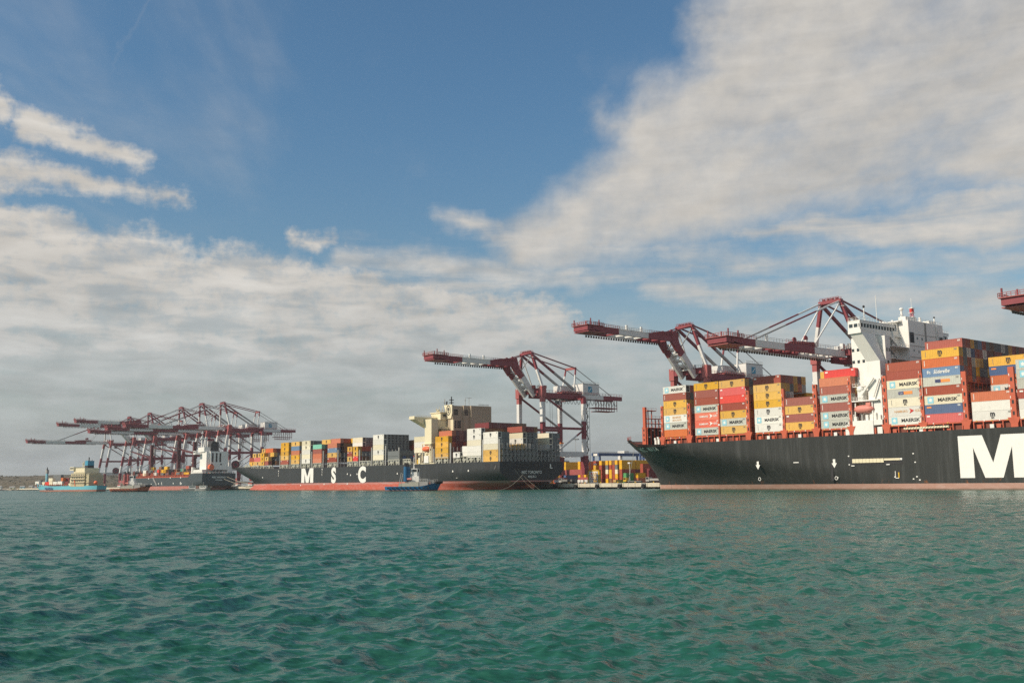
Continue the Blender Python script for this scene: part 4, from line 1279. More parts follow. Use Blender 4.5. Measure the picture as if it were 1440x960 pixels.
    mb.box(-180.48, -180.4, 15.0, 17.0, 39.8, 41.4, g); mb.box(-180.48, -180.4, 18.4, 20.4, 39.8, 41.4, g)
    for z in (24, 27.5): mb.box(-178.48, -178.4, 14, 15, z, z + 1, g)
    for t, z in ((27, 39.9), (27, 36)): mb.box(-174.9, -174.8, t, t + .5, z, z + .8, g)
    mb.build('window', T2)
    mb = MB()
    zt = 46.0
    mb.box(-181, -174.9, 17.8, 24.5, 14.5, 45.8, cd)  # casing takes the darker cream that paints in its shade
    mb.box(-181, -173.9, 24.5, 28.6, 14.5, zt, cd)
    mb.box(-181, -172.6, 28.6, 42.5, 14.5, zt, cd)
    mb.box(-177, -174.4, 17.75, 18.5, 14.5, 38, cr)
    mb.rail((-173, 34, zt), (-173, 41, zt), M['cgrey'], 1.0, .8, .12)
    E2 = mb.build('engine_casing', SH2)
    mb = MB()        # light sunlit funnel front tapering down, with the oval emblem
    V = [(-182.6, 17.2, 46.4), (-174.8, 17.2, 46.4), (-174.8, 17.2, 41.5), (-175.8, 17.2, 38.8), (-179.6, 17.2, 38.8), (-181.0, 17.2, 43)]
    mb.prism([(a, c) for a, _, c in V], 'y', 17.2, 17.8, cr)
    F2 = mb.build('funnel', SH2)
    mb = MB()
    c0 = (-178.2, 17.12, 43.4)
    V = []
    for k in range(24):
        a = 2 * math.pi * k / 24
        V += [(c0[0] + 1.75 * math.cos(a), c0[1], c0[2] + 2.3 * math.sin(a)), (c0[0] + 2.15 * math.cos(a), c0[1], c0[2] + 2.8 * math.sin(a))]
    mb.add(V, [(2 * k, (2 * k + 2) % 48, (2 * k + 3) % 48, 2 * k + 1) for k in range(24)], M['logoblack'])
    mb.text('m', M['logoblack'], (c0[0], c0[1], c0[2] - .2), 3.2, (1, 0, 0), bold=.06, wx=.8); mb.text('sc', M['logoblack'], (c0[0], c0[1], c0[2] - 1.5), 1.8, (1, 0, 0), bold=.04)
    mb.build('emblem', F2)
    for t0, t1, z0, z1, s in ((18.6, 21.2, 40.7, 43.8, -174.9), (24.9, 27.3, 40.7, 43.6, -173.9), (17.9, 20.2, 33.6, 37.6, -174.9), (20.8, 23.2, 33.6, 37.6, -174.9)):
        mb = MB(); mb.box(s, s + .08, t0, t1, z0, z1, M['dark'])
        for k in range(1, 4): mb.box(s + .05, s + .14, t0, t1, z0 + (z1 - z0) * k / 4 - .08, z0 + (z1 - z0) * k / 4 + .08, cd)
        mb.build('louvre', E2)
    mb = MB()
    mb.tube((-186, 20, 46 - 4), (-186, 20, 50.3), .2, M['cgrey']); mb.bar((-186, 19, 48.2), (-186, 21.4, 48.2), .15, .15, M['cgrey'])
    for t, z1 in ((22.5, 51.5),):
        mb.tube((-183, t, 42), (-183, t, z1), .3, M['dark'])
        for z in (46.4, 48.0, 49.5): mb.box(-183.8, -182.2, t - 1.1, t + 1.1, z, z + .35, M['dark'])
    mb.tube((-178, 28.4, 46), (-178, 28.4, 50.8), .15, M['cgrey']); mb.bar((-178, 27.8, 49.3), (-178, 29, 49.3), .15, .15, M['cgrey'])
    mb.tube((-178, 31, 46), (-178, 31, 51.0), .12, M['cgrey']); mb.bar((-178, 29.2, 50.8), (-178, 33, 50.8), .15, .15, M['cgrey'])
    for t in (14.5, 16.4, 18.5): mb.tube((-186, t, 42.5), (-186, t, 45.0 + (t - 14) * .3), .14, cr); mb.bar((-186, t - .7, 44.2), (-186, t + .7, 44.2), .12, .12, cr)
    mb.ball((-186, 15.6, 43.6), .8, .8, .8, cr)
    mb.tube((-182, 18.2, 42), (-181.5, 18.4, 48.6), .4, M['dark'])
    mb.build('antenna_mast', SH2)
    mb = MB()
    V = []; F = []; ns = 10
    for i in range(ns + 1):
        a = i / ns; x = -184.8 + a * 7; k = max(.05, (1 - abs(2 * a - 1) ** 3)) ** .6
        for j in range(8):
            th = 2 * math.pi * j / 8
            V.append((x, 4.6 + 1.3 * k * math.cos(th), 22.1 + 1.5 * k * math.sin(th)))
    for i in range(ns):
        for j in range(8): F.append((i * 8 + j, i * 8 + (j + 1) % 8, (i + 1) * 8 + (j + 1) % 8, (i + 1) * 8 + j))
    mb.add(V, F, M['boat_orange'], True); mb.build('lifeboat', SH2)
    mb = MB()
    mb.box(-185.5, -176, 4.4, 9.5, 24.6, 25.0, cr); mb.bar((-184.8, 4.8, 16), (-184.6, 4.4, 24.6), .4, .4, cr); mb.bar((-177.5, 4.8, 16), (-177.5, 4.4, 24.6), .4, .4, cr)
    mb.box(-183.5, -179, 4.6, 7, 14.6, 18.4, M['white']); mb.box(-189.5, -187.6, 4.8, 6.4, 14.3, 17.6, cr); mb.box(-193, -191.6, 5, 6.4, 14, 20.4, cd)
    mb.box(-191, -190, 4.9, 5.6, 14.2, 16.6, M['yellow']); mb.box(-186.6, -185.6, 5, 6, 15, 19, cd); mb.box(-178.5, -176.6, 4.8, 6.5, 15, 21, cr); mb.ball((-188.6, 5.4, 19.2), 1, 1, .9, cr); mb.ball((-181, 5.2, 19.6), 1.2, 1, 1, cr)
    mb.box(-176.4, -175.4, 4.9, 6, 15, 23, cd); mb.box(-194, -174, 5.1, 6.5, 14.0, 14.5, cr)
    mb.build('davit', SH2)


ship2_details()

PY2 = 2.95; SZ2 = PY2 / PY
GRP2 = 'containers stacked on the middle ship'
STK2 = []


def s2(s, t, z0, codes, L=12.19, where='', k0=0, ind=True, zs=None):
    rr = random.Random(int(abs(s) * 7 + t))
    for k, code in enumerate(codes):
        if code is None: continue
        c, lg = split_code(code); nm = CC[c][0]
        lw = (' with ' + LOGO_WORD[lg]) if lg else ''
        z = z0 + k * PY2
        if not ind: BULK.put(c, s, t, z, L); continue
        put_container(c, s + rr.uniform(-.05, .05), t, z, f'{nm} container{lw}, {ORD[k]+" " if where.startswith("in ") else ""}{where}' if len((nm+lw+where).split())<14 else f'{nm} container, {ORD[k]} {where}', GRP2, L, 'reefer' if c in 'WC' else 'dry', lg, SZ2)


def ship2_boxes():
    Z = 17.45
    w = lambda x: f'in {x}'
    s2(-425.4, 9.0, 17.6, ['Ymscw', 'R'], 12.19, 'at the tip of the middle ship bow')
    s2(-419.5, 9.0, 17.6 + 2 * PY2, ['Ymscw'], 6.06, 'half length box on top at the bow end, middle ship')
    s2(-412.3, 7.0, 17.5, ['Ymsc', 'Dmark'], 12.19, 'in second bow stack, middle ship')
    s2(-406.0, 7.0, 17.5 + 2 * PY2, ['Ymscw'], 6.06, 'half length box above bright red, middle ship bow')
    s2(-397.3, 5.2, 17.5, ['Ymscw', 'Ymscw', 'Ymscw'], 6.06, 'in short third stack, middle ship')
    s2(-390.2, 5.2, 17.5, ['R', 'Ymscw'], 6.06, 'in short fourth stack, middle ship')
    s2(-401.0, 7.7, 17.5 + 3 * PY2, ['Ymscw'], 6.06, 'half length box topmost near bow, middle ship')
    s2(-394.3, 7.7, 17.5 + 3 * PY2, ['O'], 12.19, 'topmost over short stacks, middle ship bow')
    s2(-393.0, 7.7, 17.5 + 2 * PY2, ['N'], 6.06, 'half length box under orange one, middle ship bow')
    s2(-386.6, 7.7, 17.5 + 2 * PY2, ['Y'], 6.06, 'half length box under orange one, middle ship bow')
    for r in range(2, 7): s2(-394.3, 5.2 + r * RW, 17.5, ['K', 'B', 'N', 'R', ] if r % 2 else ['N', 'K', 'K', 'M'], ind=False)
    bb = [(-364.3, Z, ['Rmark', 'Ymsc', 'Ymsc', 'Ymsc', 'Ymsc'], 'fifth'), (-348.0, Z, ['Ymsc', 'Ymsc', 'O', 'S', 'Ymsc'], 'sixth'),
          (-332.3, Z, ['Wmscw', 'C', 'W', 'Cmscw', 'Cmscw'], 'seventh'), (-316.3, Z, ['O', 'O', 'R', 'T'], 'eighth'),
          (-296.0, Z, ['Rmark', 'Ymsc', 'Smark', 'O'], 'ninth')]
    for s, z, lst, nm in bb: s2(s, 5.2, z, lst, 12.19, f'in {nm} stack from bow, middle ship')
    for s, n, c in ((-364.3, 5, 'NRKMN'), (-348.0, 5, 'KNRMK'), (-332.3, 5, 'KKNKK')):
        s2(s, 5.2 + RW, Z, list(c[:n]), ind=False)
    for r in range(1, 5): s2(-332.3, 5.2 + r * RW, Z + 4 * PY2, ['K'], ind=False)
    s2(-311.5, 5.2 + 1.6 * RW, Z + 4 * PY2, ['Ymsc'], 12.19, 'raised inboard on top of eighth stack, middle ship')
    for r in range(1, 4): s2(-316.3, 5.2 + r * RW, Z, ['N', 'K', 'R', 'K'], ind=False)
    s2(-296.0, 5.2 + RW, Z + 4 * PY2, ['O'], 12.19, 'inboard topmost over ninth stack, middle ship')
    for r in range(2, 7):
        s2(-296.0, 5.2 + r * RW, Z, ['K', 'K', 'N', 'N', 'R' if r < 4 else 'N'], ind=False)
    s2(-290.0, 5.2 + 4 * RW, Z + 4 * PY2, ['Y'], 12.19, 'with its end showing above brown boxes, middle ship')
    s2(-270.3, 5.2, Z, ['Ymscw', 'Rmark', 'Ymscw'], 6.06, 'in left short stack before white stack, middle ship')
    s2(-263.2, 5.2, Z, ['Dmark', 'Ymscw', 'Ymscw'], 6.06, 'in right short stack before white stack, middle ship')
    s2(-272.6, 5.2 + 2 * RW, Z + 3 * PY2 - .3, ['W', 'C'], 12.19, 'in raised pair over short stacks, middle ship')
    for r in range(3, 6): s2(-272.6, 5.2 + r * RW, Z + 3 * PY2 - .3, ['K', 'K'], ind=False)
    for r in range(1, 6): s2(-269.3, 5.2 + r * RW, Z, ['N', 'K', 'R'], ind=False)
    s2(-263.0, 5.2 + 5.5 * RW, Z + 3 * PY2, ['D', 'R'], 12.19, 'in red pair left of tall white stack, middle ship')
    s2(-239.3, 5.2, Z, ['C', 'Wmscw', 'C', 'W', 'Wmscw'], 12.19, 'in tall white stack ahead of cream tower, middle ship')
    rr = random.Random(4)
    for r in range(1, 7):
        for k in range(5):
            if k < 2: BULK.put('K', -239.3, 5.2 + r * RW, Z + k * PY2); continue
            o = put_container('K', -239.3, 5.2 + r * RW, Z + k * PY2, f'dark reefer end, {ORD[k]} tier, {NUM[r]} row behind tall white stack, middle ship', GRP2, 12.19, 'reefer', None, SZ2)
    for r in range(8, 10): s2(-238.3, 5.2 + r * RW, Z, ['N', 'N', 'R', 'N'], ind=False)
    for r in range(10, 12): s2(-238.3, 5.2 + r * RW, Z, ['N', 'N'], ind=False)
    for r in range(0, 9): s2(-222.5, 5.2 + r * RW, Z - 1.2, ['B' if r % 2 else 'K', 'K'], ind=False)
    s2(-196.3, 6.5, Z, ['K', 'C', 'W', 'C'], 12.19, 'in white stack beside the cream tower, middle ship')  # lowest box coloured dark to paint the shade under the white ones
    # aft of the tower
    Z2 = 16.6
    s2(-173.2, 5.2, Z2, ['Ymscw', 'Ymsc', 'Ymsc', 'Ymsc'], 12.19, 'in yellow stack aft of cream tower, middle ship')
    s2(-173.2, 5.2 + RW, Z2 + 4 * PY2, ['O'], 12.19, 'inboard topmost aft of cream tower, middle ship')
    for r in range(1, 10):
        for k in range(5):
            if r == 1 and k == 4: continue
            c = 'M' if r < 7 else 'N'
            if r >= 2 and k >= 3 and r < 7: 
                put_container(c if r % 3 else 'R', -173.2, 5.2 + r * RW, Z2 + k * PY2, f'{CC[c if r % 3 else "R"][0]} container end, {ORD[k]} tier, {NUM[r]} row inboard aft of cream tower', GRP2, 12.19, 'dry', None, SZ2)
            else: BULK.put(c if (r + k) % 3 else 'R', -173.2, 5.2 + r * RW, Z2 + k * PY2)
    s2(-155.6, 4.6, Z2, ['Wmscw'], 6.06, 'half length box alone on deck, middle ship')
    s2(-149.6, 6.2, Z2, ['W'], 4.6, 'short box low beside white stack, middle ship')
    s2(-149.6, 6.2, Z2 + PY2, ['W'], 4.6, 'short box raised beside white stack, middle ship')
    s2(-143.8, 5.2, Z2 - .2, ['W', 'W', 'C', 'Wmscw', 'Wmscw'], 12.19, 'in white stack second from stern, middle ship')
    for r in range(1, 12):
        s2(-143.8, 5.2 + r * RW, Z2 - .2, [None, None, None, 'K', 'N'], ind=False)
        if r > 1: put_container('M' if r < 8 else 'N', -143.8, 5.2 + r * RW, Z2 - .2 + 5 * PY2, f'{"dark maroon" if r < 8 else "brown"} container in top layer, {NUM[r]} row inboard near middle ship stern', GRP2, 12.19, 'dry', None, SZ2)
    Z3 = 14.0
    s2(-129.8, 5.2, Z3, ['Ymsc', 'Ymsc', 'C', 'W', 'Wmsc'], 12.19, 'in outboard stern stack, middle ship')
    for r in (1, 2): s2(-129.8, 5.2 + r * RW, Z3, ['K'] * 5, ind=False)
    s2(-129.8, 21.0, Z3, ['K', 'K', 'Y', 'Wmscw', 'C'], 12.19, 'in centre stern stack, middle ship')  # two lowest boxes dark: shadow of the outboard block put into their colour
    s2(-129.8, 20.6, Z3 + 5 * PY2, ['R'], 12.19, 'crowning the centre stern stack, middle ship')
    s2(-129.8, 21 + RW, Z3 + 5 * PY2, ['M'], ind=False); s2(-129.8, 21 + 2 * RW, Z3 + 5 * PY2, ['M'], ind=False); s2(-129.8, 21 + 3 * RW, Z3 + 5 * PY2, ['N'], ind=False)
    for r in (1, 2, 3):
        for k in range(5): 
            if k >= 3 and r < 3: put_container('K', -129.8, 21.0 + r * RW, Z3 + k * PY2, f'dark reefer end, {ORD[k]} tier, {NUM[r]} of the centre stern block, middle ship', GRP2, 12.19, 'reefer', None, SZ2)
            else: BULK.put('K', -129.8, 21.0 + r * RW, Z3 + k * PY2)
    s2(-129.8, 38.2, Z3, ['K', 'K', 'W', 'C', 'C'], 12.19, 'in landward stern stack, middle ship')  # dark bottom pair paints in the shadow cast by the centre block
    for r in (1, 2):
        for k in range(5): BULK.put('K', -129.8, 38.2 + r * RW, Z3 + k * PY2)


ship2_boxes()


# ------------------------------------------------------------ quay cranes
def crane(sc_, label, boom='down', gz=54.0, az_=74.2, half=10.2, t0=54.0, slope=0.0, gauge=30.0, trolley_v=None, BL=None, bw=4.8):
    """ship to shore gantry crane; u across, v landwards from the seaward legs, z above the water"""
    Q = 2.6
    r = root('quay_crane', sc_, t0, Q, label, 'crane', 'maroon and white quay cranes')
    W = M['cwhite']; R = M['maroon']; K = M['pink']; G = M['cgrey']
    def P(u, v, z): return (sc_ + u, t0 + v, z)
    def part(name, fn, par=None):
        mb = MB(); fn(mb); return mb.build(name, par or r)
    # legs
    for u in (-half, half):
        def f(mb, u=u):
            top = P(u, 0, gz + 1); kn = P(u, -slope, 18.5); ft = P(u, -slope, 8)
            mb.bands(top, kn, 2.2, 2.2, (.22, .52, .80), [K, W, R, W], up=(0, 1, 0))
            mb.bar(kn, ft, 2.2, 2.4, R, up=(0, 1, 0)); mb.bar(P(u, 0, gz + 1.6), P(u, 0, gz - 4), 3.0, 3.0, K, up=(0, 1, 0))
        part('leg', f)
        def f2(mb, u=u):
            mb.bands(P(u, gauge, gz - 3), P(u, gauge, 18.0), 2.0, 2.0, (.12, .42, .72), [R, W, R, W], up=(0, 1, 0))
            mb.bar(P(u, gauge, 18), P(u, gauge, 8), 3.6, 3.0, R, 2.4, 2.4, up=(0, 1, 0))
        part('leg', f2)
        part('portal_beam', lambda mb, u=u: mb.bar(P(u, -slope, 18.8), P(u, gauge, 18.8), 1.6, 2.8, W))
        part('tie_beam', lambda mb, u=u: mb.bar(P(u, -slope * .45, 33), P(u, gauge, 33), 1.0, 1.3, R))
        part('brace', lambda mb, u=u: mb.bands(P(u, 1, gz - 3.5), P(u, gauge, 34), .9, .9, (.45,), [R, G]))
        part('brace', lambda mb, u=u: mb.bands(P(u, gauge, 32.5), P(u, gauge * .33, 20), .8, .8, (.28,), [R, W]))
        for v in (-slope, gauge):
            def f3(mb, u=u, v=v):
                mb.bar(P(u - 5, v, 5.4), P(u + 5, v, 5.4), 1.4, 1.5, K)
                for d in (-4.2, -1.6, 1.6, 4.2):
                    mb.box(sc_ + u + d - 1.1, sc_ + u + d + 1.1, t0 + v - .8, t0 + v + .8, 3.4, 4.8, W)
                    mb.tube(P(u + d, v - .5, 3.15), P(u + d, v + .5, 3.15), .5, M['dark'], 8)
            part('bogie', f3)
    for v in (-slope, gauge):
        part('sill_beam', lambda mb, v=v: mb.bar(P(-half - 1, v, 9.0), P(half + 1, v, 9.0), 1.8, 3.0, K))
    part('cross_beam', lambda mb: mb.bar(P(-half, 0, gz - .6), P(half, 0, gz - .6), 2.4, 2.6, R))
    part('cross_beam', lambda mb: mb.bar(P(-half, gauge, gz - 3.4), P(half, gauge, gz - 3.4), 2.0, 2.2, R))
    part('portal_beam', lambda mb: mb.bar(P(-half, gauge, 18.8), P(half, gauge, 18.8), 1.4, 2.4, W))
    # landward girder, walkway, festoon
    def girder(mb):
        for u in (-3.8, 3.8):
            mb.bar(P(u, 2, gz - 2.5), P(u, gauge + 4, gz - 2.5), 1.3, 2.9, R)
            mb.bar(P(u, gauge + 4, gz - 2.2), P(u, gauge + 21, gz - 2.2), 1.3, 2.4, W)
            mb.bar(P(u, gauge + 21, gz - 2.2), P(u, gauge + 36, gz - 2.2), 1.3, 2.4, R)
        for v in range(6, int(gauge) + 36, 6): mb.bar(P(-3.8, v, gz - 2.0), P(3.8, v, gz - 2.0), .6, .8, R)
        mb.rail(P(4.6, 3, gz - 1.0), P(4.6, gauge + 36, gz - 1.0), K, 1.3, 2.2, .12)
    part('girder', girder)
    def festoon(mb):
        z = gz - 8.2
        mb.box(sc_ - 3.2, sc_ + 3.4, t0 + gauge + 16, t0 + gauge + 33, z, z + .5, R); mb.box(sc_ - 3.2, sc_ + 3.4, t0 + gauge + 18, t0 + gauge + 31, z - 1.8, z - 1.4, R)
        for k in range(9):
            v = gauge + 16 + k * 2.1; mb.bar(P(3.2, v, z), P(3.2, v, gz - 3.5), .3, .3, R); mb.bar(P(3.2, v, z), P(3.2, v, z - 1.6), .25, .25, R)
        for k in range(22):          # hanging cable loops
            v = 4 + k * (gauge + 28) / 22; w = (gauge + 28) / 44; n = 6
            for q in range(n):
                a0, a1 = q / n, (q + 1) / n
                mb.bar(P(4.4, v + 2 * w * a0, gz - 4.2 - 2.6 * math.sin(math.pi * a0)), P(4.4, v + 2 * w * a1, gz - 4.2 - 2.6 * math.sin(math.pi * a1)), .16, .16, M['dark'])
    part('festoon', festoon)
    # tower frame above the seaward legs
    ua, va = 4.4, -2.5
    for u, s_ in ((-half, -1), (half, 1)):
        part('mast_leg', lambda mb, u=u, s_=s_: mb.bands(P(s_ * ua, va, az_), P(u, 0, gz + 1), 1.3, 1.3, (.48,), [R, W], up=(0, 1, 0)))
        part('back_brace', lambda mb, s_=s_: mb.bands(P(s_ * ua, va, az_ - .5), P(s_ * 4.5, gauge - 1, gz + 1), 1.1, 1.1, (.5,), [R, G]))
        part('backstay', lambda mb, s_=s_: (mb.bar(P(s_ * ua, va, az_ + .4), P(s_ * 4.2, gauge, az_ - 6.4), .55, .6, R), mb.bar(P(s_ * 4.2, gauge, az_ - 6.4), P(s_ * 3.8, gauge + 28, gz - 1), .3, .35, G)))
        part('rear_mast', lambda mb, s_=s_: mb.bands(P(s_ * 4.2, gauge, az_ - 6.2), P(s_ * 5.2, gauge - 2.5, gz + .5), .7, .7, (.3,), [R, W], up=(0, 1, 0)))
    def head(mb):
        mb.bar(P(-ua - .8, va, az_), P(ua + .8, va, az_), 1.8, 1.3, R); mb.rail(P(-ua, va - .9, az_ + .6), P(ua, va - .9, az_ + .6), R, 1.1, 1.1, .12)
        mb.rail(P(-ua, va + .9, az_ + .6), P(ua, va + .9, az_ + .6), R, 1.1, 1.1, .12)
        for u in (-3, -1, 1, 3): mb.tube(P(u - .3, va, az_ + .9), P(u + .3, va, az_ + .9), .7, K, 8)
        mb.bar(P(ua, va, az_ - 2.2), P(ua + 2.2, va, az_ - 2.4), 1.2, .15, W)
    part('mast_head', head)
    part('rear_mast_beam', lambda mb: mb.bar(P(-4.4, gauge, az_ - 6.3), P(4.4, gauge, az_ - 6.3), .8, 1.3, K))
    # machinery
    def house(mb):
        v0, v1 = gauge + 5, gauge + 17.5
        mb.box(sc_ - 4.6, sc_ + 4.6, t0 + v0, t0 + v1, gz - .8, gz + 5.2, W)
        mb.box(sc_ - 4.8, sc_ + 4.8, t0 + v0 - .1, t0 + v1 + .1, gz + 5.2, gz + 5.5, G)
        mb.rail(P(4.6, v0, gz + 5.5), P(4.6, v1, gz + 5.5), W, 1.1, 1.4, .12)
    MH = part('machinery_house', house)
    def emb(mb):
        mb.box(sc_ + 4.6, sc_ + 4.68, t0 + gauge + 9, t0 + gauge + 12, gz + .6, gz + 3.8, M['funnel_blue'])
        mb.add([P(4.71, gauge + 9.3, gz + 1.2), P(4.71, gauge + 9.9, gz + 1.2), P(4.71, gauge + 11.7, gz + 3.2), P(4.71, gauge + 11.1, gz + 3.2)], [(0, 1, 2, 3)], M['letter'])
    part('emblem', emb, MH)
    def wh(mb):
        mb.box(sc_ - 4.0, sc_ + 2.5, t0 + gauge - 10, t0 + gauge + 1.5, gz + .2, gz + 3.6, W); mb.box(sc_ - 5, sc_ + 5, t0 + gauge - 11, t0 + gauge + 4, gz - .8, gz - .4, K)
        mb.rail(P(5, gauge - 11, gz - .4), P(5, gauge + 4, gz - .4), K, 1.1, 1.6, .12)
    part('winch_house', wh)
    # stair tower on a landward leg
    def stair(mb):
        z = 9.0; k = 0
        while z < gz - 6:
            a, b = (gauge + 1.2, gauge + 3.0) if k % 2 else (gauge + 3.0, gauge + 1.2)
            mb.bar(P(half + .4, a, z), P(half + .4, b, z + 3.1), .8, .12, G); mb.box(sc_ + half - .8, sc_ + half + 1.3, t0 + gauge + 1.0, t0 + gauge + 3.3, z - .06, z + .06, G)
            mb.bar(P(half + .9, a, z + 1), P(half + .9, b, z + 4.1), .1, .1, G); z += 3.1; k += 1
        for u in (half - .7, half + 1.2): mb.bar(P(u, gauge + 3.3, 6), P(u, gauge + 3.3, z), .18, .18, G)
    part('stair_tower', stair)
    # boom
    hv, hz = -1.0, gz - 1.0
    def seg(mb, a, b, ms, cuts, w=1.3, h=2.7, us=(-3.8, 3.8)):
        for u in us:
            mb.bands(P(u, *a), P(u, *b), w, h, cuts, ms)
    if boom == 'down':
        L = BL or 69.0; tip = hv - L
        zb = gz - 1.2
        def bo(mb):
            for u in (-3.8, 3.8):
                mb.bands(P(u, hv, zb), P(u, hv - L * .88, zb), 1.3, 2.6, (.293 / .88, .564 / .88, .81 / .88), [W, R, W, R]); mb.bar(P(u, hv - L * .88, zb), P(u, tip, zb + .5), 1.3, 2.6, R, 1.2, 1.3)
                mb.rail(P(u + (1 if u > 0 else -1), hv - 2, zb + 1.3), P(u + (1 if u > 0 else -1), hv - L * .293, zb + 1.3), W, 1.2, 1.6, .13)
                mb.rail(P(u + (1 if u > 0 else -1), hv - L * .564, zb + 1.3), P(u + (1 if u > 0 else -1), hv - L * .81, zb + 1.3), W, 1.2, 1.6, .13)
                mb.rail(P(u + (1 if u > 0 else -1), hv - L * .81, zb + 1.3), P(u + (1 if u > 0 else -1), tip, zb + 1.3), K, 1.2, 1.3, .13)
            for k in range(13): mb.bar(P(-3.8, hv - 3 - k * 5.6, zb - .6), P(3.8, hv - 3 - k * 5.6, zb - .6), .5, .7, R if k in (4, 5, 6, 7, 10, 11, 12) else W)
            for k in range(46): mb.box(sc_ - 4.9, sc_ - 4.5, t0 + tip + 4 + k * 1.5, t0 + tip + 4.7 + k * 1.5, zb - 2.2, zb - 1.3, M['dark'])
            mb.bar(P(-4.6, hv, zb - 1.6), P(-4.6, tip + 3, zb - 1.6), .5, .3, G)
            for v in (-26, -50): mb.box(sc_ + 3.4, sc_ + 4.2, t0 + v, t0 + v + .8, zb + 1.2, zb + 3.6, W)
        part('boom', bo)
        def knee(mb):
            for u in (-3.8, 3.8):
                mb.prism([(t0 + hv - 18.5, zb + 1.2), (t0 + hv - 37, zb + 1.2), (t0 + hv - 34, zb + 2.4), (t0 + hv - 20, zb + 3.2)], 'x', sc_ + u - .5, sc_ + u + .5, R)
            for u in (-2.6, 2.6):
                c = P(u, hv - 23, zb + 4.6)
                mb.bar(P(u, hv - 21.5, zb + 1.5), c, .3, .3, R); mb.bar(P(u, hv - 24.5, zb + 1.5), c, .3, .3, R)
                mb.tube((c[0] - .25, c[1], c[2]), (c[0] + .25, c[1], c[2]), 1.1, R, 10)
            mb.rail(P(4.6, hv - 18, zb + 1.6), P(4.6, hv - 38, zb + 1.6), K, 1.2, 1.5, .13)
        part('boom_joint', knee)
        tv, tz = tip, zb
        for s_ in (-1, 1):
            part('forestay', lambda mb, s_=s_: mb.bands(P(s_ * ua, va, az_), P(s_ * 3.6, hv - 55, zb + 1.6), .5, .55, (.3, .66), [W, R, G]))
            part('forestay', lambda mb, s_=s_: mb.bar(P(s_ * ua, va, az_ - .6), P(s_ * 3.6, hv - 19.5, zb + 1.8), .45, .45, W))
    else:
        kv, kz = -13.5, gz + 13.6
        def inner(mb):
            for u in (-3.8, 3.8):
                mb.bands(P(u, hv + .5, hz - 2.0), P(u, kv, kz - 2.2), 1.4, 3.0, (.66,), [W, R])
            for k in range(5):
                a = .15 + k * .17
                p = Vector(P(0, hv, hz - 1)).lerp(Vector(P(0, kv, kz - 2)), a)
                mb.bar((p.x - 3.8, p.y, p.z), (p.x + 3.8, p.y, p.z), .5, .5, W)
                mb.box(p.x - 4, p.x - 1, p.y - .4, p.y + .4, p.z + 1.2, p.z + 2.2, W)
            for u in (-2.2, 2.2): mb.bar(P(u, hv, hz + 2.5), P(u, kv + 2, kz + 1.5), .3, .3, G)
        part('boom_arm', inner)
        def kn(mb):
            for u in (-3.8, 3.8):
                mb.prism([(t0 + kv - 2.0, kz + 3.0), (t0 + kv + .6, kz + 3.2), (t0 + kv + 3.0, kz - 5.0), (t0 + kv + .8, kz - 6.0), (t0 + kv - 2.6, kz - 2.0)], 'x', sc_ + u - .75, sc_ + u + .75, R)
            mb.bar(P(-3.8, kv, kz), P(3.8, kv, kz), .8, .8, R)
            for u in (-2.6, 2.6):
                c = P(u, kv - 1.0, kz + 3.2); mb.tube((c[0] - .25, c[1], c[2]), (c[0] + .25, c[1], c[2]), .9, R, 10)
        part('boom_joint', kn)
        L = BL or 51.0; a = (kv - .5, kz - .4); b = (kv - L, kz + .1)
        def outer(mb):
            for u in (-3.8, 3.8):
                mb.bands(P(u, *a), P(u, kv - L * .86, kz), 1.3, 2.6, (.34 / .86, .70 / .86), [R, W, R]); mb.bar(P(u, kv - L * .86, kz), P(u, b[0], b[1] + .5), 1.3, 2.6, R, 1.2, 1.3)
                o = 1 if u > 0 else -1
                mb.rail(P(u + o, a[0] - 2, a[1] + 1.3), P(u + o, kv - L * .34, a[1] + 1.3), R, 1.2, 1.4, .14)
                mb.rail(P(u + o, kv - L * .34, a[1] + 1.3), P(u + o, kv - L * .70, a[1] + 1.3), W, 1.2, 1.4, .14)
                mb.rail(P(u + o, kv - L * .70, a[1] + 1.4), P(u + o, b[0], b[1] + 1.3), K, 1.2, 1.2, .14)
            for k in range(10): mb.bar(P(-3.8, kv - 3 - k * 5.6, kz - 1), P(3.8, kv - 3 - k * 5.6, kz - 1), .5, .7, W if k in (3, 4, 5) else R)
            mb.prism([(t0 + kv, kz + .9), (t0 + kv - 17, kz + .9), (t0 + kv - 12, kz + 1.9), (t0 + kv - 2, kz + 3.0)], 'x', sc_ + 3.3, sc_ + 4.3, R)
            mb.prism([(t0 + kv, kz + .9), (t0 + kv - 17, kz + .9), (t0 + kv - 12, kz + 1.9), (t0 + kv - 2, kz + 3.0)], 'x', sc_ - 4.3, sc_ - 3.3, R)
            for v in (-22, -31): mb.box(sc_ + 3.4, sc_ + 4.2, t0 + kv + v, t0 + kv + v + .8, kz + 1.2, kz + 3.2, W)
            for k in range(34): mb.box(sc_ - 4.9, sc_ - 4.5, t0 + b[0] + 4 + k * 1.5, t0 + b[0] + 4.7 + k * 1.5, kz - 2.4, kz - 1.5, M['dark'])
        part('boom', outer)
        tv, tz = b
        for s_ in (-1, 1):
            part('forestay', lambda mb, s_=s_: mb.bar(P(s_ * ua, va, az_), P(s_ * 3.6, kv - 1, kz + 3.0), .45, .45, R))
            part('forestay', lambda mb, s_=s_: mb.bar(P(s_ * ua, va, az_ - 1), P(s_ * 3.6, kv + 3, kz - 5), .35, .35, G))
            part('forestay', lambda mb, s_=s_: mb.bar(P(s_ * ua, va, az_ - 1), P(s_ * 4.5, 6, gz), .5, .5, W))
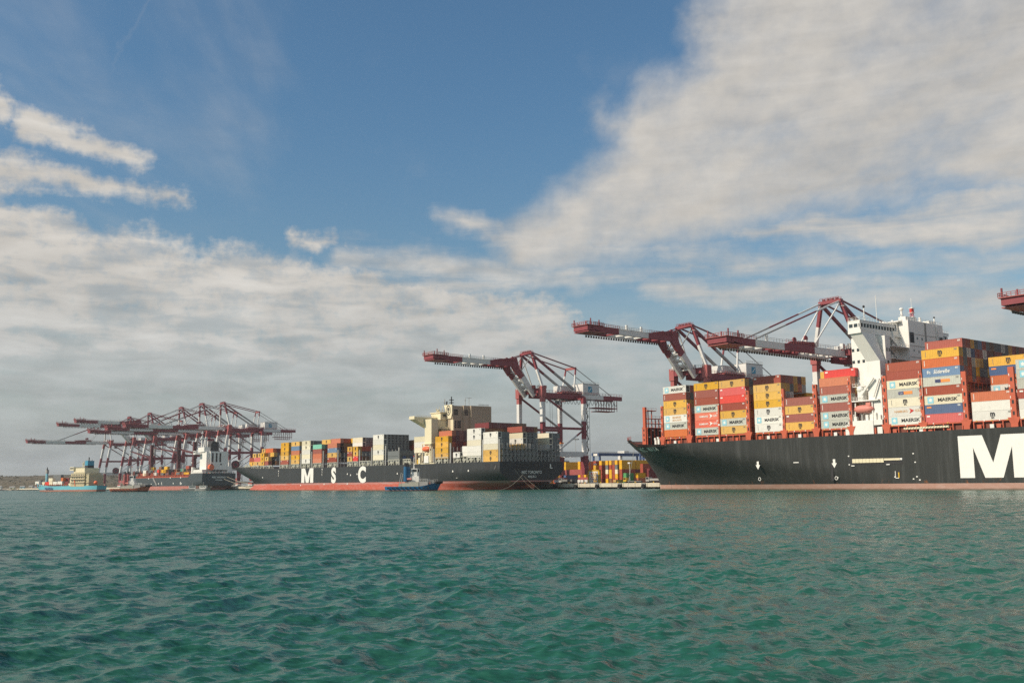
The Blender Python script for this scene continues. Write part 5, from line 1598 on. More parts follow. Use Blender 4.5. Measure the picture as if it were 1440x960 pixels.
    def tipf(mb):
        mb.bar(P(-4.4, tv, tz + .4), P(4.4, tv, tz + .4), 1.2, 1.4, R)
        mb.box(sc_ - 4.9, sc_ + 4.9, t0 + tv - 3.6, t0 + tv + 6, tz + 1.2, tz + 1.5, K); mb.box(sc_ - 4.6, sc_ + 4.6, t0 + tv - 2.6, t0 + tv + 7, tz - 1.5, tz - 1.2, K)
        mb.box(sc_ - 4.4, sc_ + 4.4, t0 + tv - 3, t0 + tv + 1, tz - .8, tz + 1.2, R)
        for u in (-4.9, 4.9): mb.rail(P(u, tv - 3.6, tz + 1.5), P(u, tv + 6, tz + 1.5), K, 1.2, 1.2, .14)
        mb.rail(P(-4.9, tv - 3.6, tz + 1.5), P(4.9, tv - 3.6, tz + 1.5), K, 1.2, 1.2, .14)
        for u, v, h in ((-2, 2, 2.6), (2, 1, 3.2), (4, 4, 2.4), (-4, -3, 2.6)): mb.tube(P(u, tv + v, tz + 1.5), P(u, tv + v, tz + 1.5 + h), .28, M['maroon'], 6)
    part('boom_tip', tipf)
    # hinge clutter, cab and trolley
    def cab(mb):
        v = trolley_v if trolley_v is not None else 12
        mb.box(sc_ - 3, sc_ + 3, t0 + v - 3, t0 + v + 3, gz - 4.8, gz - 4.2, G)
    TR = part('trolley', cab)
    vv = trolley_v if trolley_v is not None else 12
    part('cab', lambda mb: (mb.box(sc_ + 1, sc_ + 3.2, t0 + vv - 5.2, t0 + vv - 2.6, gz - 7.6, gz - 4.9, W), mb.box(sc_ + .98, sc_ + 3.22, t0 + vv - 5.25, t0 + vv - 4, gz - 7.0, gz - 5.6, M['glass'])), TR)
    def clutter(mb):
        rr = random.Random(int(abs(sc_)))
        for k in range(14):
            u = rr.uniform(-9, 9); v = rr.uniform(-4, 3); h = rr.uniform(.6, 2.2)
            mb.box(sc_ + u, sc_ + u + rr.uniform(.5, 2), t0 + v, t0 + v + rr.uniform(.5, 1.6), gz + .6, gz + .6 + h, [W, K, G, W][k % 4])
        mb.rail(P(-10, -2, gz + .6), P(10, -2, gz + .6), W, 1.2, 1.5, .12)
    part('hinge_platform', clutter)
    return r


CR = {}
CR['T'] = crane(-151.5, 'raised-boom quay crane standing alone behind the middle ship stern', 'up', trolley_v=22)
# spreader hanging from the middle crane
def spreader():
    mb = MB()
    s, t = -150, 70
    r = root('spreader', s, t, 25, 'orange spreader hanging on ropes beneath the middle crane', 'spreader')
    mb.box(s - 6, s + 6, t - 1.2, t + 1.2, 24.6, 25.3, M['logoorange']); mb.box(s - 5, s - 1, t - 1, t + 1, 25.3, 26.6, M['orange_steel']); mb.box(s + 1, s + 5, t - 1, t + 1, 25.3, 27.4, M['maroon'])
    mb.build('frame', r)
    for a in (-3, 3):
        for b in (-.8, .8):
            mb = MB(); mb.bar((s + a, t + b, 26.5), (s + a, t + b, 49.2), .1, .1, M['dark']); mb.build('hoist_rope', r)


spreader()
CR['A'] = crane(-34.5, 'raised-boom quay crane behind the bow of the near ship', 'up')
CR['B'] = crane(43.8, 'lowered-boom quay crane with long stays, left of the white bridge tower', 'down')
CR['C'] = crane(148.5, 'quay crane at right edge, only its boom tip showing', 'down', gz=53.0, BL=66.5)
far_lab = ['leftmost far quay crane, its lowered boom reaching furthest left', 'far quay crane with raised boom, second from the left',
           'far quay crane with raised boom, third from the left', 'far quay crane with lowered boom, fourth from the left',
           'far quay crane with lowered boom, fifth from the left', 'rightmost of the far quay cranes, behind the slate stern']
for s, mode, lb, az2, h in ((-938, 'down', far_lab[0], 78, 13.5), (-855, 'up', far_lab[1], 79, 12.5), (-787, 'up', far_lab[2], 79, 12.5), (-694, 'down', far_lab[3], 79, 12.5), (-640, 'down', far_lab[4], 79, 11.5), (-589, 'down', far_lab[5], 76.5, 11)):
    crane(s, lb, mode, gz=55.5, az_=az2, half=h, t0=55.5, slope=6.0, gauge=31, BL=(84.0 if mode == 'down' else 60.0))


def reel(s, t):
    mb = MB()
    r = root('cable_reel', s, t, 19, 'dark round cable reel on the leftmost far crane portal' if s < -700 else 'dark round cable reel on the crane behind the slate stern', 'cable reel')
    mb.tube((s - .8, t, 22), (s + .8, t, 22), 3.6, M['maroon'], 20); mb.tube((s - .9, t, 22), (s + .9, t, 22), 1.4, M['dark'], 12); mb.build('drum', r)
    mb = MB()
    V = []
    for k in range(24):
        a = 2 * math.pi * k / 24
        V += [(s + 1.0, t + 3.6 * math.cos(a), 22 + 3.6 * math.sin(a)), (s + 1.0, t + 3.0 * math.cos(a), 22 + 3.0 * math.sin(a))]
    mb.add(V, [(2 * k, (2 * k + 2) % 48, (2 * k + 3) % 48, 2 * k + 1) for k in range(24)], M['dark']); mb.build('rim', r)


reel(-923, 61); reel(-576, 61)

# ------------------------------------------------------------ the far geared ship with the slate hull
H3 = dict(B=29.0, tc=32.5, mat=M['hull3'], zfix=8.0, levels=[-1, 0, 1, 2, 3, 4, 5, 6.5, 8, 10, 11.5], ns=70, qpow=1.4,
          stem=lerp_tab([(-1, -752), (0, -752), (4, -755), (16, -772)]),
          Lf=lerp_tab([(-1, 60), (0, 58), (5, 50), (11, 36), (16, 30)]),
          top=lerp_tab([(-775, 16.6), (-733, 15.6), (-731, 11.6), (-572, 11.2), (-568, 14.0), (-540, 14.0)]),
          send=lerp_tab([(-1, -547), (2.5, -545), (3.5, -541.2), (20, -541)]), pw=2.1, qw=1.0,
          stern=lambda s, z: 1 - (max(0, min(1, (s + 575) / 34)) ** 1.7) * (max(0, min(1, (6.5 - z) / 6.5)) ** 1.5) * .8)
SH3 = root('cargo_ship', -650, 32.5, 0, 'slate hulled cargo ship with white stern tower and maroon deck cranes', 'ship')
build_hull(H3, SH3, 'hull')


def h3_pt(s, z, off=.1): return Vector((s, 32.5 - hull_b(H3, s, z) - off, z))


M['deckcrane'] = paint('deck_crane_maroon', (.10, .022, .025), .6, .3, .3)


def ship3():
    w = M['white']; R = M['deckcrane']; oc = M['orange_steel']; d = M['dark']; g = M['glass']
    def part(n, f):
        mb = MB(); f(mb); mb.build(n, SH3)
    # tower at the stern
    part('tower_block', lambda mb: (mb.box(-561, -546, 23, 42, 13, 32, w), mb.box(-566, -546, 19.5, 46, 13, 17.2, w), mb.box(-549, -544.8, 26, 41, 17, 32.4, w), mb.box(-563, -549, 22, 34, 32, 36, w), mb.box(-547, -544.9, 41, 45, 14, 20, w)))
    part('bridge_wing', lambda mb: (mb.box(-562, -557, 17.4, 47.5, 30.0, 30.6, w), mb.box(-562, -557, 17.4, 19.4, 30.6, 33.0, w), mb.rail((-557, 18, 30.6), (-557, 24, 30.6), w, 1.1, 1.4, .15)))
    part('funnel', lambda mb: (mb.box(-556, -548, 27.5, 34, 32, 38.5, d), mb.prism([(27.5, 38.5), (34, 38.5), (34, 40.0), (29.2, 41.5)], 'x', -556, -548, d)))
    for t in (27.2, 30.6, 33.8):
        part('louvre', lambda mb, t=t: mb.box(-544.85, -544.7, t, t + 1.4, 23.4, 31, d))
    for t, z in ((26.6, 21), (34.6, 21), (29, 14.4), (32, 14.6), (35, 14.5)):
        part('window', lambda mb, t=t, z=z: mb.box(-544.85, -544.7, t, t + 1.5, z, z + (1.0 if z > 18 else 2.2), d))
    part('window', lambda mb: mb.box(-561.5, -557.5, 17.3, 17.38, 31.3, 32.4, g))
    part('mast', lambda mb: (mb.box(-559, -557.8, 23.0, 24.2, 36, 45.5, w), mb.box(-559, -557.8, 26.4, 27.6, 36, 45.0, w), mb.box(-559, -557.8, 22.0, 28.2, 42.8, 43.6, w), mb.tube((-558.4, 23.6, 45), (-558.4, 23.6, 50), .25, w), mb.bar((-558.4, 21.5, 47.4), (-558.4, 26, 47.4), .3, .4, M['pink'])))
    part('lifeboat', lambda mb: mb.prism([(24.2, 17.8), (26.2, 16.4), (28.0, 17.4), (28.4, 19.6), (27.0, 21.4), (25.0, 21.2), (24.0, 19.6)], 'x', -545.5, -541.8, M['boat_orange']))
    part('deck_house', lambda mb: (mb.box(-571, -566, 19.4, 27, 13, 15.6, w), mb.box(-570, -567, 19.2, 21, 15.6, 19.5, w)))
    part('deck_rail', lambda mb: (mb.rail((-541.2, 18.6, 14), (-541.2, 46.4, 14), w, 1.2, 1.3, .15), mb.rail((-566, 18.2, 14), (-541.2, 18.6, 14), w, 1.2, 1.3, .15)))
    rr = random.Random(8)
    def gear(mb):
        for k in range(26):
            t = 19 + k * 1.05; mb.box(-545 + rr.random() * 3, -542.4, t, t + rr.uniform(.3, .9), 13.2, 13.9 + rr.random() * 2.2, [w, oc, M['buff'], d][k % 4])
    part('winch', gear)
    part('stern_name', lambda mb: (mb.text('MSC MARINA', M['letter'], (-540.8, 32.4, 10.0), 2.0, (0, 1, 0), bold=.02), mb.text('PANAMA', M['letter'], (-540.8, 32.4, 7.9), 1.5, (0, 1, 0), bold=.02)))
    # hatches and red stanchions along the deck
    def coam(mb):
        mb.box(-726, -574, 20, 45, 11, 13.6, M['deckred'])
        for k in range(40):
            s = -727 + k * 3.85; mb.box(s, s + .7, 18.3, 18.9, 11.2, 13.4 + (k % 5 == 0) * 2.5, oc)
        mb.box(-727, -574, 18.2, 18.35, 11.2, 11.9, oc)
    part('hatch_coaming', coam)
    for k, s in enumerate(range(-722, -575, 19)):
        part('cell_guide', lambda mb, s=s: [mb.bar((s + a, 18.6 + b, 11.5), (s + a, 18.6 + b, 18.5), .35, .35, oc if b == 0 else d) for a in (0, 2.4) for b in (0, 5, 10, 15, 20)])
    part('forecastle', lambda mb: (mb.box(-758, -735, 24, 42, 15, 17.6, d), mb.rail((-765, 27, 16.4), (-735, 20, 16), d, 1.3, 1.4, .2), mb.bar((-745, 32, 16), (-745, 32, 24), .7, .7, w)))
    # deck cranes
    for s, top, jib0, jib1 in ((-711.5, 43.6, (-828 + 12, 44.6), (-711.5, 31)), (-637, 44, (-748, 45), (-637, 34)), (-598, 42.5, (-700, 44.8), (-598, 32.5))):
        part('crane_post', lambda mb, s=s, top=top: (mb.tube((s, 32, 11), (s, 32, 27), 1.9, R, 12), mb.bar((s, 32, 26.5), (s, 32, top), 3.0, 2.6, R, up=(0, 1, 0)), mb.box(s + .5, s + 2.6, 30.4, 33.6, 27.5, 31, R)))
        jl = 46.0
        part('crane_jib', lambda mb, s=s, j0=jib0, j1=jib1: (mb.bar((s - 1.5, 31.2, j1[1]), (s + (j0[0] - j1[0]) * .62, 31.2, j1[1] + (j0[1] - j1[1]) * .62), .7, 1.5, R, .5, .8), mb.bar((s - 1.5, 33.2, j1[1]), (s + (j0[0] - j1[0]) * .62, 32.2, j1[1] + (j0[1] - j1[1]) * .62), .7, 1.5, R, .5, .8)))
    # marks on the side
    def mk(mb):
        for s, z in ((-717, 10.2), (-703, 5.6), (-697, 4.4), (-668, 5), (-648, 5.4), (-640, 5), (-618, 10.4), (-610, 5.4), (-590, 5.2), (-676, 10.2), (-592, 10.3)):
            p = h3_pt(s, z); mb.add([p, p + Vector((1.6, 0, 0)), p + Vector((1.6, 0, 1.2)), p + Vector((0, 0, 1.2))], [(0, 1, 2, 3)], M['letter'])
        for s in (-697, -640, -592):
            p = h3_pt(s, 4.9); mb.add([p, p + Vector((1.2, 0, 0)), p + Vector((1.2, 0, 2.4)), p + Vector((0, 0, 2.4))], [(0, 1, 2, 3)], M['letter'])
    part('draft_marks', mk)
    part('gangway', lambda mb: mb.bar((-661, 17.2, 11.6), (-650, 17.2, 4.5), .8, .9, M['cgrey']))
    # cargo, part of the distant mass of containers
    B = BULK.put
    B('Y', -683, 22, 18.7, 8); B('N', -672, 26, 18.9, 7); B('Y', -646, 22, 18.6, 8.5); B('R', -602, 26, 18.4, 8); B('Y', -655, 22, 15.9); B('Y', -649, 22, 15.6, 7); B('D', -665, 22, 16.0, 5)
    B('C', -699, 20, 13.2, 9); B('W', -699, 20, 16.0, 9); B('W', -670, 20, 13.4, 9.5); B('O', -618, 22, 13.2, 8); B('N', -611, 22, 13.4, 7); B('Y', -590, 20, 12.6, 12.19); B('T', -612, 25, 15.9, 8); B('N', -628, 24, 15.8, 10); B('N', -604, 27, 15.8, 9)
    for s in range(-725, -580, 14): 
        B('M', s, 26, 13.6, 12.19); B('K', s, 30, 13.6 + rr.choice((0, 2.9)), 12.19)
        if rr.random() < .6: B('R' if rr.random() < .5 else 'K', s, 21.5, 12.8, 9)


ship3()

# ------------------------------------------------------------ small light blue feeder ship
def local_root(name, x, y, z, ang, label, cat, group=None):
    o = bpy.data.objects.new(name, None); col.objects.link(o); o.location = (x, y, z); o.rotation_euler = (0, 0, ang)
    return tag(o, label, cat, group)


def small_hull(parent, L, B, zdeck, zbow, mat, rake=6, n=40, name='hull', deckmat=None, stern_r=.25, zs=(-.8, 0, .6, 1.2, 2.0, 3.0), fl=1.25, bowlen=.3, sternlen=.12):
    """x forward (bow at +L/2)"""
    mb = MB(); zs = [z for z in zs if z < zdeck] + [zdeck]
    V = []; nl = len(zs)
    for i in range(n + 1):
        q = i / n; x = -L / 2 + q * L
        t = zdeck + (zbow - zdeck) * max(0, (q - .62) / .38) ** 1.6
        for j, z in enumerate(zs):
            zz = z if j < nl - 1 else t
            f = min(1, max(0, zz / max(zbow, .1)))
            xe = x + (rake * (f - 1) if q > .5 else 0) * max(0, (q - .5) / .5) + (0 if q > .5 else (1 - f) * rake * .35 * (1 - q * 2))
            b = 1.0
            qq = (1 - q) / bowlen
            if qq < 1: b *= (1 - (1 - qq) ** (2.0 + f * .8))
            ss = q / sternlen
            if ss < 1: b *= stern_r + (1 - stern_r) * (1 - (1 - ss) ** 2.2)
            b *= (.86 + .14 * f)
            V.append((xe, b * B / 2, zz))
    for sd in (1, -1):
        VV = [(x, sd * y, z) for x, y, z in V]; F = []
        for i in range(n):
            for j in range(nl - 1):
                a = i * nl + j; q = (a, a + 1, a + nl + 1, a + nl); F.append(q if sd > 0 else q[::-1])
        mb.add(VV, F, mat, True)
    VV = [V[j] for j in range(nl)] + [(V[j][0], -V[j][1], V[j][2]) for j in range(nl)]
    mb.add(VV, [(j, j + nl, j + nl + 1, j + 1) for j in range(nl - 1)], mat)
    D = []; F = []
    for i in range(n + 1):
        x, y, z = V[i * nl + nl - 1]; D += [(x, y - .1, z - .5), (x, -y + .1, z - .5)]
    for i in range(n): F.append((2 * i, 2 * i + 1, 2 * i + 3, 2 * i + 2))
    mb.add(D, F, deckmat or M['deckred'])
    return mb.build(name, parent)


M['cream2'] = paint('cream_paint_stained_shaded', (.50, .43, .27), .55, .4, .25, streaks=.4, rust=.25)  # stains and rust, plus a darker base painting the feeder tower's shaded side


def feeder():
    P0 = Vector((-373.0, 840, 0)); P1 = Vector((-322.0, 790, 0))
    d = (P0 - P1); L = 92.0
    hd = Vector((-.80, .60, 0)); ang = math.atan2(hd.y, hd.x)
    c = P1 + hd * (L / 2)
    c = Vector((-361.0, 815, 0))
    r = local_root('feeder_ship', c.x, c.y, 0, ang, 'small light blue feeder ship with cream tower and blue funnel, far left', 'ship')
    small_hull(r, 102, 15, 4.6, 8.8, M['hullb'], rake=8, bowlen=.22, sternlen=.14, stern_r=.6)
    w = M['cream']
    def part(n, f):
        mb = MB(); f(mb); return mb.build(n, r)
    # +y in local space is the side away from us or towards? side facing the viewer is local +y
    part('tower_block', lambda mb: (mb.box(-36, -16, -7, 7, 4, 14.5, M['cream2']), mb.box(-34, -18, -6, 6, 14.5, 18.5, w), mb.box(-20, -14.5, -7.4, 7.4, 16.8, 19.4, w), mb.box(-40.5, -36, -6.5, 6.0, 4, 13.0, M['cream2']), mb.box(-16, -13, 3, 6, 4, 10, w), mb.box(-13, -10, 2.5, 5.5, 4, 6.6, w), mb.rail((-40.5, 5.9, 13), (-36, 5.9, 13), w, 1, 1.2, .15), mb.rail((-36, 6.9, 14.5), (-20, 6.9, 14.5), w, 1, 1.4, .15), [mb.box(-36.6, -15.6, 6.9, 7.9, z, z + .25, M['cream_shade']) for z in (6.8, 9.4, 12.0)], mb.box(-41, -36, 5, 6.6, 6.8, 7.0, M['cream_shade'])))
    part('funnel', lambda mb: (mb.box(-33.5, -29.5, -2, 3.4, 20.5, 24.2, M['funnel_blue']), mb.box(-33.5, -29.5, -2, 3.4, 18.4, 20.6, M['dark']), mb.tube((-31, 1, 24), (-31, 1, 27), .4, M['dark'])))
    for x in (-34.5, -32, -29.5, -27, -24.5, -22, -19.5):
        part('window', lambda mb, x=x: (mb.box(x, x + 1.2, 6.95, 7.05, 10.3, 11.3, M['glass']), mb.box(x, x + 1.2, 6.95, 7.05, 7.8, 8.8, M['glass']), mb.box(x, x + 1.2, 6.95, 7.05, 12.7, 13.6, M['glass'])))
    part('window', lambda mb: mb.box(-19.6, -15, 7.38, 7.44, 17.8, 18.8, M['glass']))
    part('mast', lambda mb: (mb.tube((-22, 0, 19.5), (-22, 0, 24), .3, w), mb.bar((-22, -2, 22), (-22, 2, 22), .3, .3, w), mb.tube((-26, 3, 19.5), (-26, 3, 22.8), .3, w), mb.tube((-28.5, -3, 19.5), (-28.5, -3, 25.5), .25, M['steel'])))
    part('lifeboat', lambda mb: mb.ball((-45.5, 3, 7), 1.8, 1.4, 1.4, M['boat_orange']))
    part('davit', lambda mb: (mb.bar((-19, 6.4, 4.5), (-15, 6.4, 11), .8, .8, w), mb.bar((-23, 7.1, 4.5), (-22, 7.3, 9), .6, .6, M['boat_orange']), mb.ball((-18, 6, 6), 1.4, 1.2, 1.2, w)))
    part('deck_crane', lambda mb: (mb.tube((30, 2, 4), (30, 2, 15.5), 1.0, M['skyblue'], 10), mb.box(29, 31, 1, 3, 15, 18, M['cgrey']), mb.tube((30, 2, 18), (30, 2, 20.5), .7, M['dark'], 8, .1)))
    part('hull_name', lambda mb: mb.text('MAERSK', M['navy'], (16, 7.55, 1.9), 2.5, (-1, 0, 0), bold=.03, wx=1.3))
    def st_(mb):
        for k in range(16): mb.box(-10 + k * 3.1, -9.5 + k * 3.1, 6.6, 7.1, 4.4, 6.4, M['orange_steel'])
    part('stanchion', st_)
    rr = random.Random(2)
    A = math.pi + ang
    # deck cargo as part of the same distant mass
    def bx(cc, x, y, z, l):
        m = M['c' + cc]; vs = []
        for (a, b, e) in ((0, 0, 0), (l, 0, 0), (l, 2.4, 0), (0, 2.4, 0), (0, 0, 2.6), (l, 0, 2.6), (l, 2.4, 2.6), (0, 2.4, 2.6)):
            p = Vector((x + 5 + a, y + b, z + e)); q = Matrix.Rotation(ang, 3, 'Z') @ p + c
            rel = q - PA; vs.append((rel.dot(PD), rel.dot(PT), q.z))
        BULK.mb.add(vs, [(0, 3, 2, 1), (4, 5, 6, 7), (0, 1, 5, 4), (1, 2, 6, 5), (2, 3, 7, 6), (3, 0, 4, 7)], m)
    for cc, x, y, z, l in (('W', 31, 3, 6.0, 6), ('K', 26, 0, 6, 6), ('C', 19, 4.5, 5.4, 4), ('D', 12, 4.5, 5.4, 6), ('C', 7, 4.5, 5.6, 6), ('C', 7, 4.5, 8.4, 6), ('W', 0, 4.5, 5.6, 6), ('W', -8, 4.5, 5.8, 7),
                           ('K', 8, -3, 8.6, 12), ('K', 8, -3, 11.2, 12), ('R', -6, -2, 8.4, 12), ('M', -12, 1, 8.4, 10), ('O', -9, 4.4, 8.6, 3), ('M', -15, 3, 5.6, 6), ('M', 14, -1, 6, 12), ('K', 34, 0, 7, 4), ('M', -2, 0, 6, 12), ('K', 22, -5, 6, 6)):
        bx(cc, x, y, z, l)


feeder()

# ------------------------------------------------------------ tugs
def tug(x, y, ang, L, mat, up, funnel, label, name_grey=False):
    r = local_root('tugboat', x, y, 0, ang, label, 'tugboat', 'harbour tugs')
    B = L * .36
    small_hull(r, L, B, 2.2, 4.7, mat, rake=2.4, zs=(-.6, 0, .5, 1.0, 1.6), stern_r=.6, bowlen=.36, deckmat=M['steel'])
    def part(n, f):
        mb = MB(); f(mb); return mb.build(n, r)
    k = L / 28
    w = up
    part('fender', lambda mb: (mb.tube((L * .40, -B * .25, 3.9), (L * .5 - .1, 0, 4.1), .65, M['rubber']), mb.tube((L * .40, B * .25, 3.9), (L * .5 - .1, 0, 4.1), .65, M['rubber']),
                               [mb.tube((-L * .42 + q * 2.2, B * .5 - .02, 1.55), (-L * .42 + q * 2.2 + .8, B * .5 - .02, 1.55), .32, M['rubber']) for q in range(int(L * .36))],
                               [mb.tube((-L * .42 + q * 2.2, -B * .5 + .02, 1.55), (-L * .42 + q * 2.2 + .8, -B * .5 + .02, 1.55), .32, M['rubber']) for q in range(int(L * .36))]))
    part('deckhouse', lambda mb: (mb.box(-3.6 * k, 3.0 * k, -2.8 * k, 2.8 * k, 1.7, 4.3 * k, M['buff']), mb.box(3.0 * k, 7.5 * k, -2.6 * k, 2.6 * k, 1.7, 4.6 * k, M['cgrey']), mb.box(-1.4 * k, 3 * k, -1.9 * k, 1.9 * k, 4.3 * k, 7.0 * k, w), mb.rail((-3.6 * k, 3 * k, 4.8 * k), (7.4 * k, 3 * k, 4.8 * k), M['white'], .9, 1.1, .08), mb.rail((-3.6 * k, -3 * k, 4.8 * k), (7.4 * k, -3 * k, 4.8 * k), M['white'], .9, 1.1, .08)))
    def wheel(mb):
        P = [(-1.6, -1.9), (1.6, -1.9), (2.6, 0), (1.6, 1.9), (-1.6, 1.9), (-2.2, 0)]
        mb.prism([(a * k * .8 + .8 * k, b * k * .8) for a, b in P], 'z', 7.0 * k, 9.0 * k, w)
        mb.prism([(a * k * .75 + .8 * k, b * k * .75) for a, b in P], 'z', 9.0 * k, 10.3 * k, M['glass'])
        mb.prism([(a * k * .88 + .8 * k, b * k * .88) for a, b in P], 'z', 10.3 * k, 10.7 * k, w)
        for a, b in P: mb.bar((a * k * .79 + .8 * k, b * k * .79, 9 * k), (a * k * .79 + .8 * k, b * k * .79, 10.3 * k), .3, .3, w)
    part('wheelhouse', wheel)
    for sd in (-1, 1):
        part('funnel', lambda mb, sd=sd: (mb.tube((-3.2 * k, sd * 2.3 * k, 4.6 * k), (-3.2 * k, sd * 2.3 * k, 11.6 * k), 1.15 * k, funnel, 10), mb.tube((-3.3 * k, sd * 2.3 * k, 11.6 * k), (-3.5 * k, sd * 2.3 * k, 13.4 * k), .6 * k, M['dark'], 8), mb.tube((-3.2 * k, sd * 2.2 * k, 4.4 * k), (-3.2 * k, sd * 2.2 * k, 6.6 * k), 1.0 * k, M['dark'], 10)))
    part('mast', lambda mb: (mb.bar((.2 * k, -.8 * k, 10.7 * k), (.2 * k, 0, 16.4 * k), .22, .22, M['white']), mb.bar((.2 * k, .8 * k, 10.7 * k), (.2 * k, 0, 16.4 * k), .2, .2, M['white']), mb.bar((.2 * k, -1.2 * k, 12.2 * k), (.2 * k, 1.2 * k, 12.2 * k), .16, .16, M['white']), mb.bar((.2 * k, -.9 * k, 14.2 * k), (.2 * k, .9 * k, 14.2 * k), .14, .14, M['white']), mb.ball((.2 * k, 0, 16.5 * k), .3, .3, .4, M['red'])))
    part('tow_frame', lambda mb: (mb.bar((-5.2 * k, -2.2 * k, 2), (-7.6 * k, -2 * k, 2), .3, .3, M['cgrey']), mb.bar((-6.8 * k, -2 * k, 2), (-5.6 * k, -2 * k, 8.6 * k), .28, .28, M['cgrey']), mb.bar((-6.8 * k, 2 * k, 2), (-5.6 * k, 2 * k, 8.6 * k), .28, .28, M['cgrey']), mb.bar((-5.6 * k, -2 * k, 8.6 * k), (-5.6 * k, 2 * k, 8.6 * k), .28, .28, M['cgrey'])))
    part('life_raft', lambda mb: (mb.tube((-2.5 * k, 2.9 * k, 5.6 * k), (-.4 * k, 2.9 * k, 5.6 * k), .55, M['boat_pink']), mb.tube((-2.5 * k, -2.9 * k, 5.6 * k), (-.4 * k, -2.9 * k, 5.6 * k), .55, M['boat_pink'])))
    part('winch', lambda mb: (mb.tube((9.5 * k, -1.2, 4.2), (9.5 * k, 1.2, 4.2), .9, M['cgrey'], 12), mb.box(8.4 * k, 8.7 * k, -1.6, 1.6, 2.8, 5.2, M['cgrey']), mb.tube((-6.4 * k, -1, 2.8), (-6.4 * k, 1, 2.8), .8, M['buff'], 12), mb.box(-5.4 * k, -3.8 * k, -1.8, 1.8, 1.8, 3.9, M['buff']), mb.rail((7 * k, -2, 3.7), (12 * k, -1.2, 4.4), M['cgrey'], 1.3, .9, .1)))
    return r


tug(-49.0, 493, -0.10, 28.5, M['tugblue'], M['white'], M['tug_funnel'], 'blue harbour tug with white wheelhouse in front of the middle ship')
tug(-263.5, 693, -0.10, 29.0, M['tugred'], M['cwhite'], M['tugred'] if False else M['pink'], 'orange red harbour tug off the bow of the slate hulled ship')


def workboat(x, y, ang, label, L=15):
    r = local_root('work_boat', x, y, 0, ang, label, 'boat', None)
    small_hull(r, L, 4.6, 1.5, 2.6, M['cgrey'], rake=1.5, zs=(-.4, 0, .5, 1.0), stern_r=.8, bowlen=.4, deckmat=M['steel'])
    mb = MB(); mb.box(-2.5, 2.5, -1.6, 1.6, 1.2, 3.6, M['white']); mb.box(-2.0, 2.0, -1.65, 1.65, 2.6, 3.2, M['glass']); mb.box(-2.8, 2.9, -1.8, 1.8, 3.6, 3.8, M['white']); mb.build('cabin', r)
    mb = MB(); mb.tube((0, 0, 3.8), (0, 0, 6.5), .12, M['cgrey']); mb.bar((0, -.8, 5.5), (0, .8, 5.5), .12, .12, M['cgrey']); mb.rail((2.5, 1.8, 1.6), (6.5, .6, 2.2), M['cgrey'], .8, .9, .07); mb.build('mast', r)


workboat(-247.5, 775, .2, 'small grey work boat alongside the slate hull, left one', 17)
workboat(-238, 772, -.1, 'small grey work boat just right of another, beside the slate stern', 13)

# ------------------------------------------------------------ the yard between the ships
def yard():
    B = BULK.put; z0 = 2.7; h = 2.87
    def colm(px_s, t, codes, n=1):
        for i in range(n):
            for k, c in enumerate(codes):
                B(c, px_s, t + i * 12.7, z0 + k * h, along='t')
    # (position along the quay, depth, tiers from the ground)
    T = 150
    colm(-235.4, T, 'MBBYY', 4); colm(-221, T, 'WYOYY', 2); colm(-218.2, T, 'RRRRR', 1); colm(-215.4, T, 'OYOOO', 1)
    colm(-205.8, T, 'YYYYR', 5); colm(-200.3, T, 'MRRRY', 3); colm(-194.5, T, 'YRCKY', 1); colm(-191.2, T, 'NYYRY', 4); colm(-188.3, T, 'RRRRN', 1)
    colm(-185.8, T, 'OYCKY', 1); colm(-181.8, T, 'RRRYY', 1)
    for i in range(1, 9):
        colm(-181.8 - (.0), T + i * 12.7, 'MMMYY' if i < 5 else 'RMNNY')
    colm(-155.5, T - 8, 'RORR', 1); colm(-155.5, T + 4.8, 'MMMM', 5); colm(-150, T - 8, 'MMM', 4); colm(-240, T, 'KMRNY', 4)
    for s in range(-330, -240, 6): colm(s, T + 10, random.choice(['RYMNY', 'MMRBY', 'YYNRK']), 3)
    for s in range(-145, 60, 6): colm(s, T + 30, random.choice(['RYMNY', 'MMRBY', 'YYNRK']), 1)


yard()


def put_yard_box(c, s, t, k, label, L=12.19, along='t', dz=0):
    o = bpy.data.objects.new('shipping_container', container_mesh(c, L, 'dry')); col.objects.link(o)
    o.location = st(s, t, 2.7 + k * 2.87 + dz); o.rotation_euler = (0, 0, ANG + (math.pi / 2 if along == 't' else 0))
    tag(o, label, 'container', 'containers on the quay')


put_yard_box('E', -137.0, 112, 0, 'green container on the quay left of the near bow, lower of two', 6.06)
put_yard_box('E', -137.0, 112, 1, 'green container on the quay left of the near bow, upper of two', 6.06)
put_yard_box('Y', -129.5, 114, 1, 'yellow container end right of the green pair on the quay', 6.06)
put_yard_box('O', -129.5, 114, 0, 'orange container below a yellow one right of the green pair', 6.06)
put_yard_box('Y', -141.5, 108, 0, 'low yellow container left of the green pair on the quay', 6.06, dz=-.9)

BO = BULK


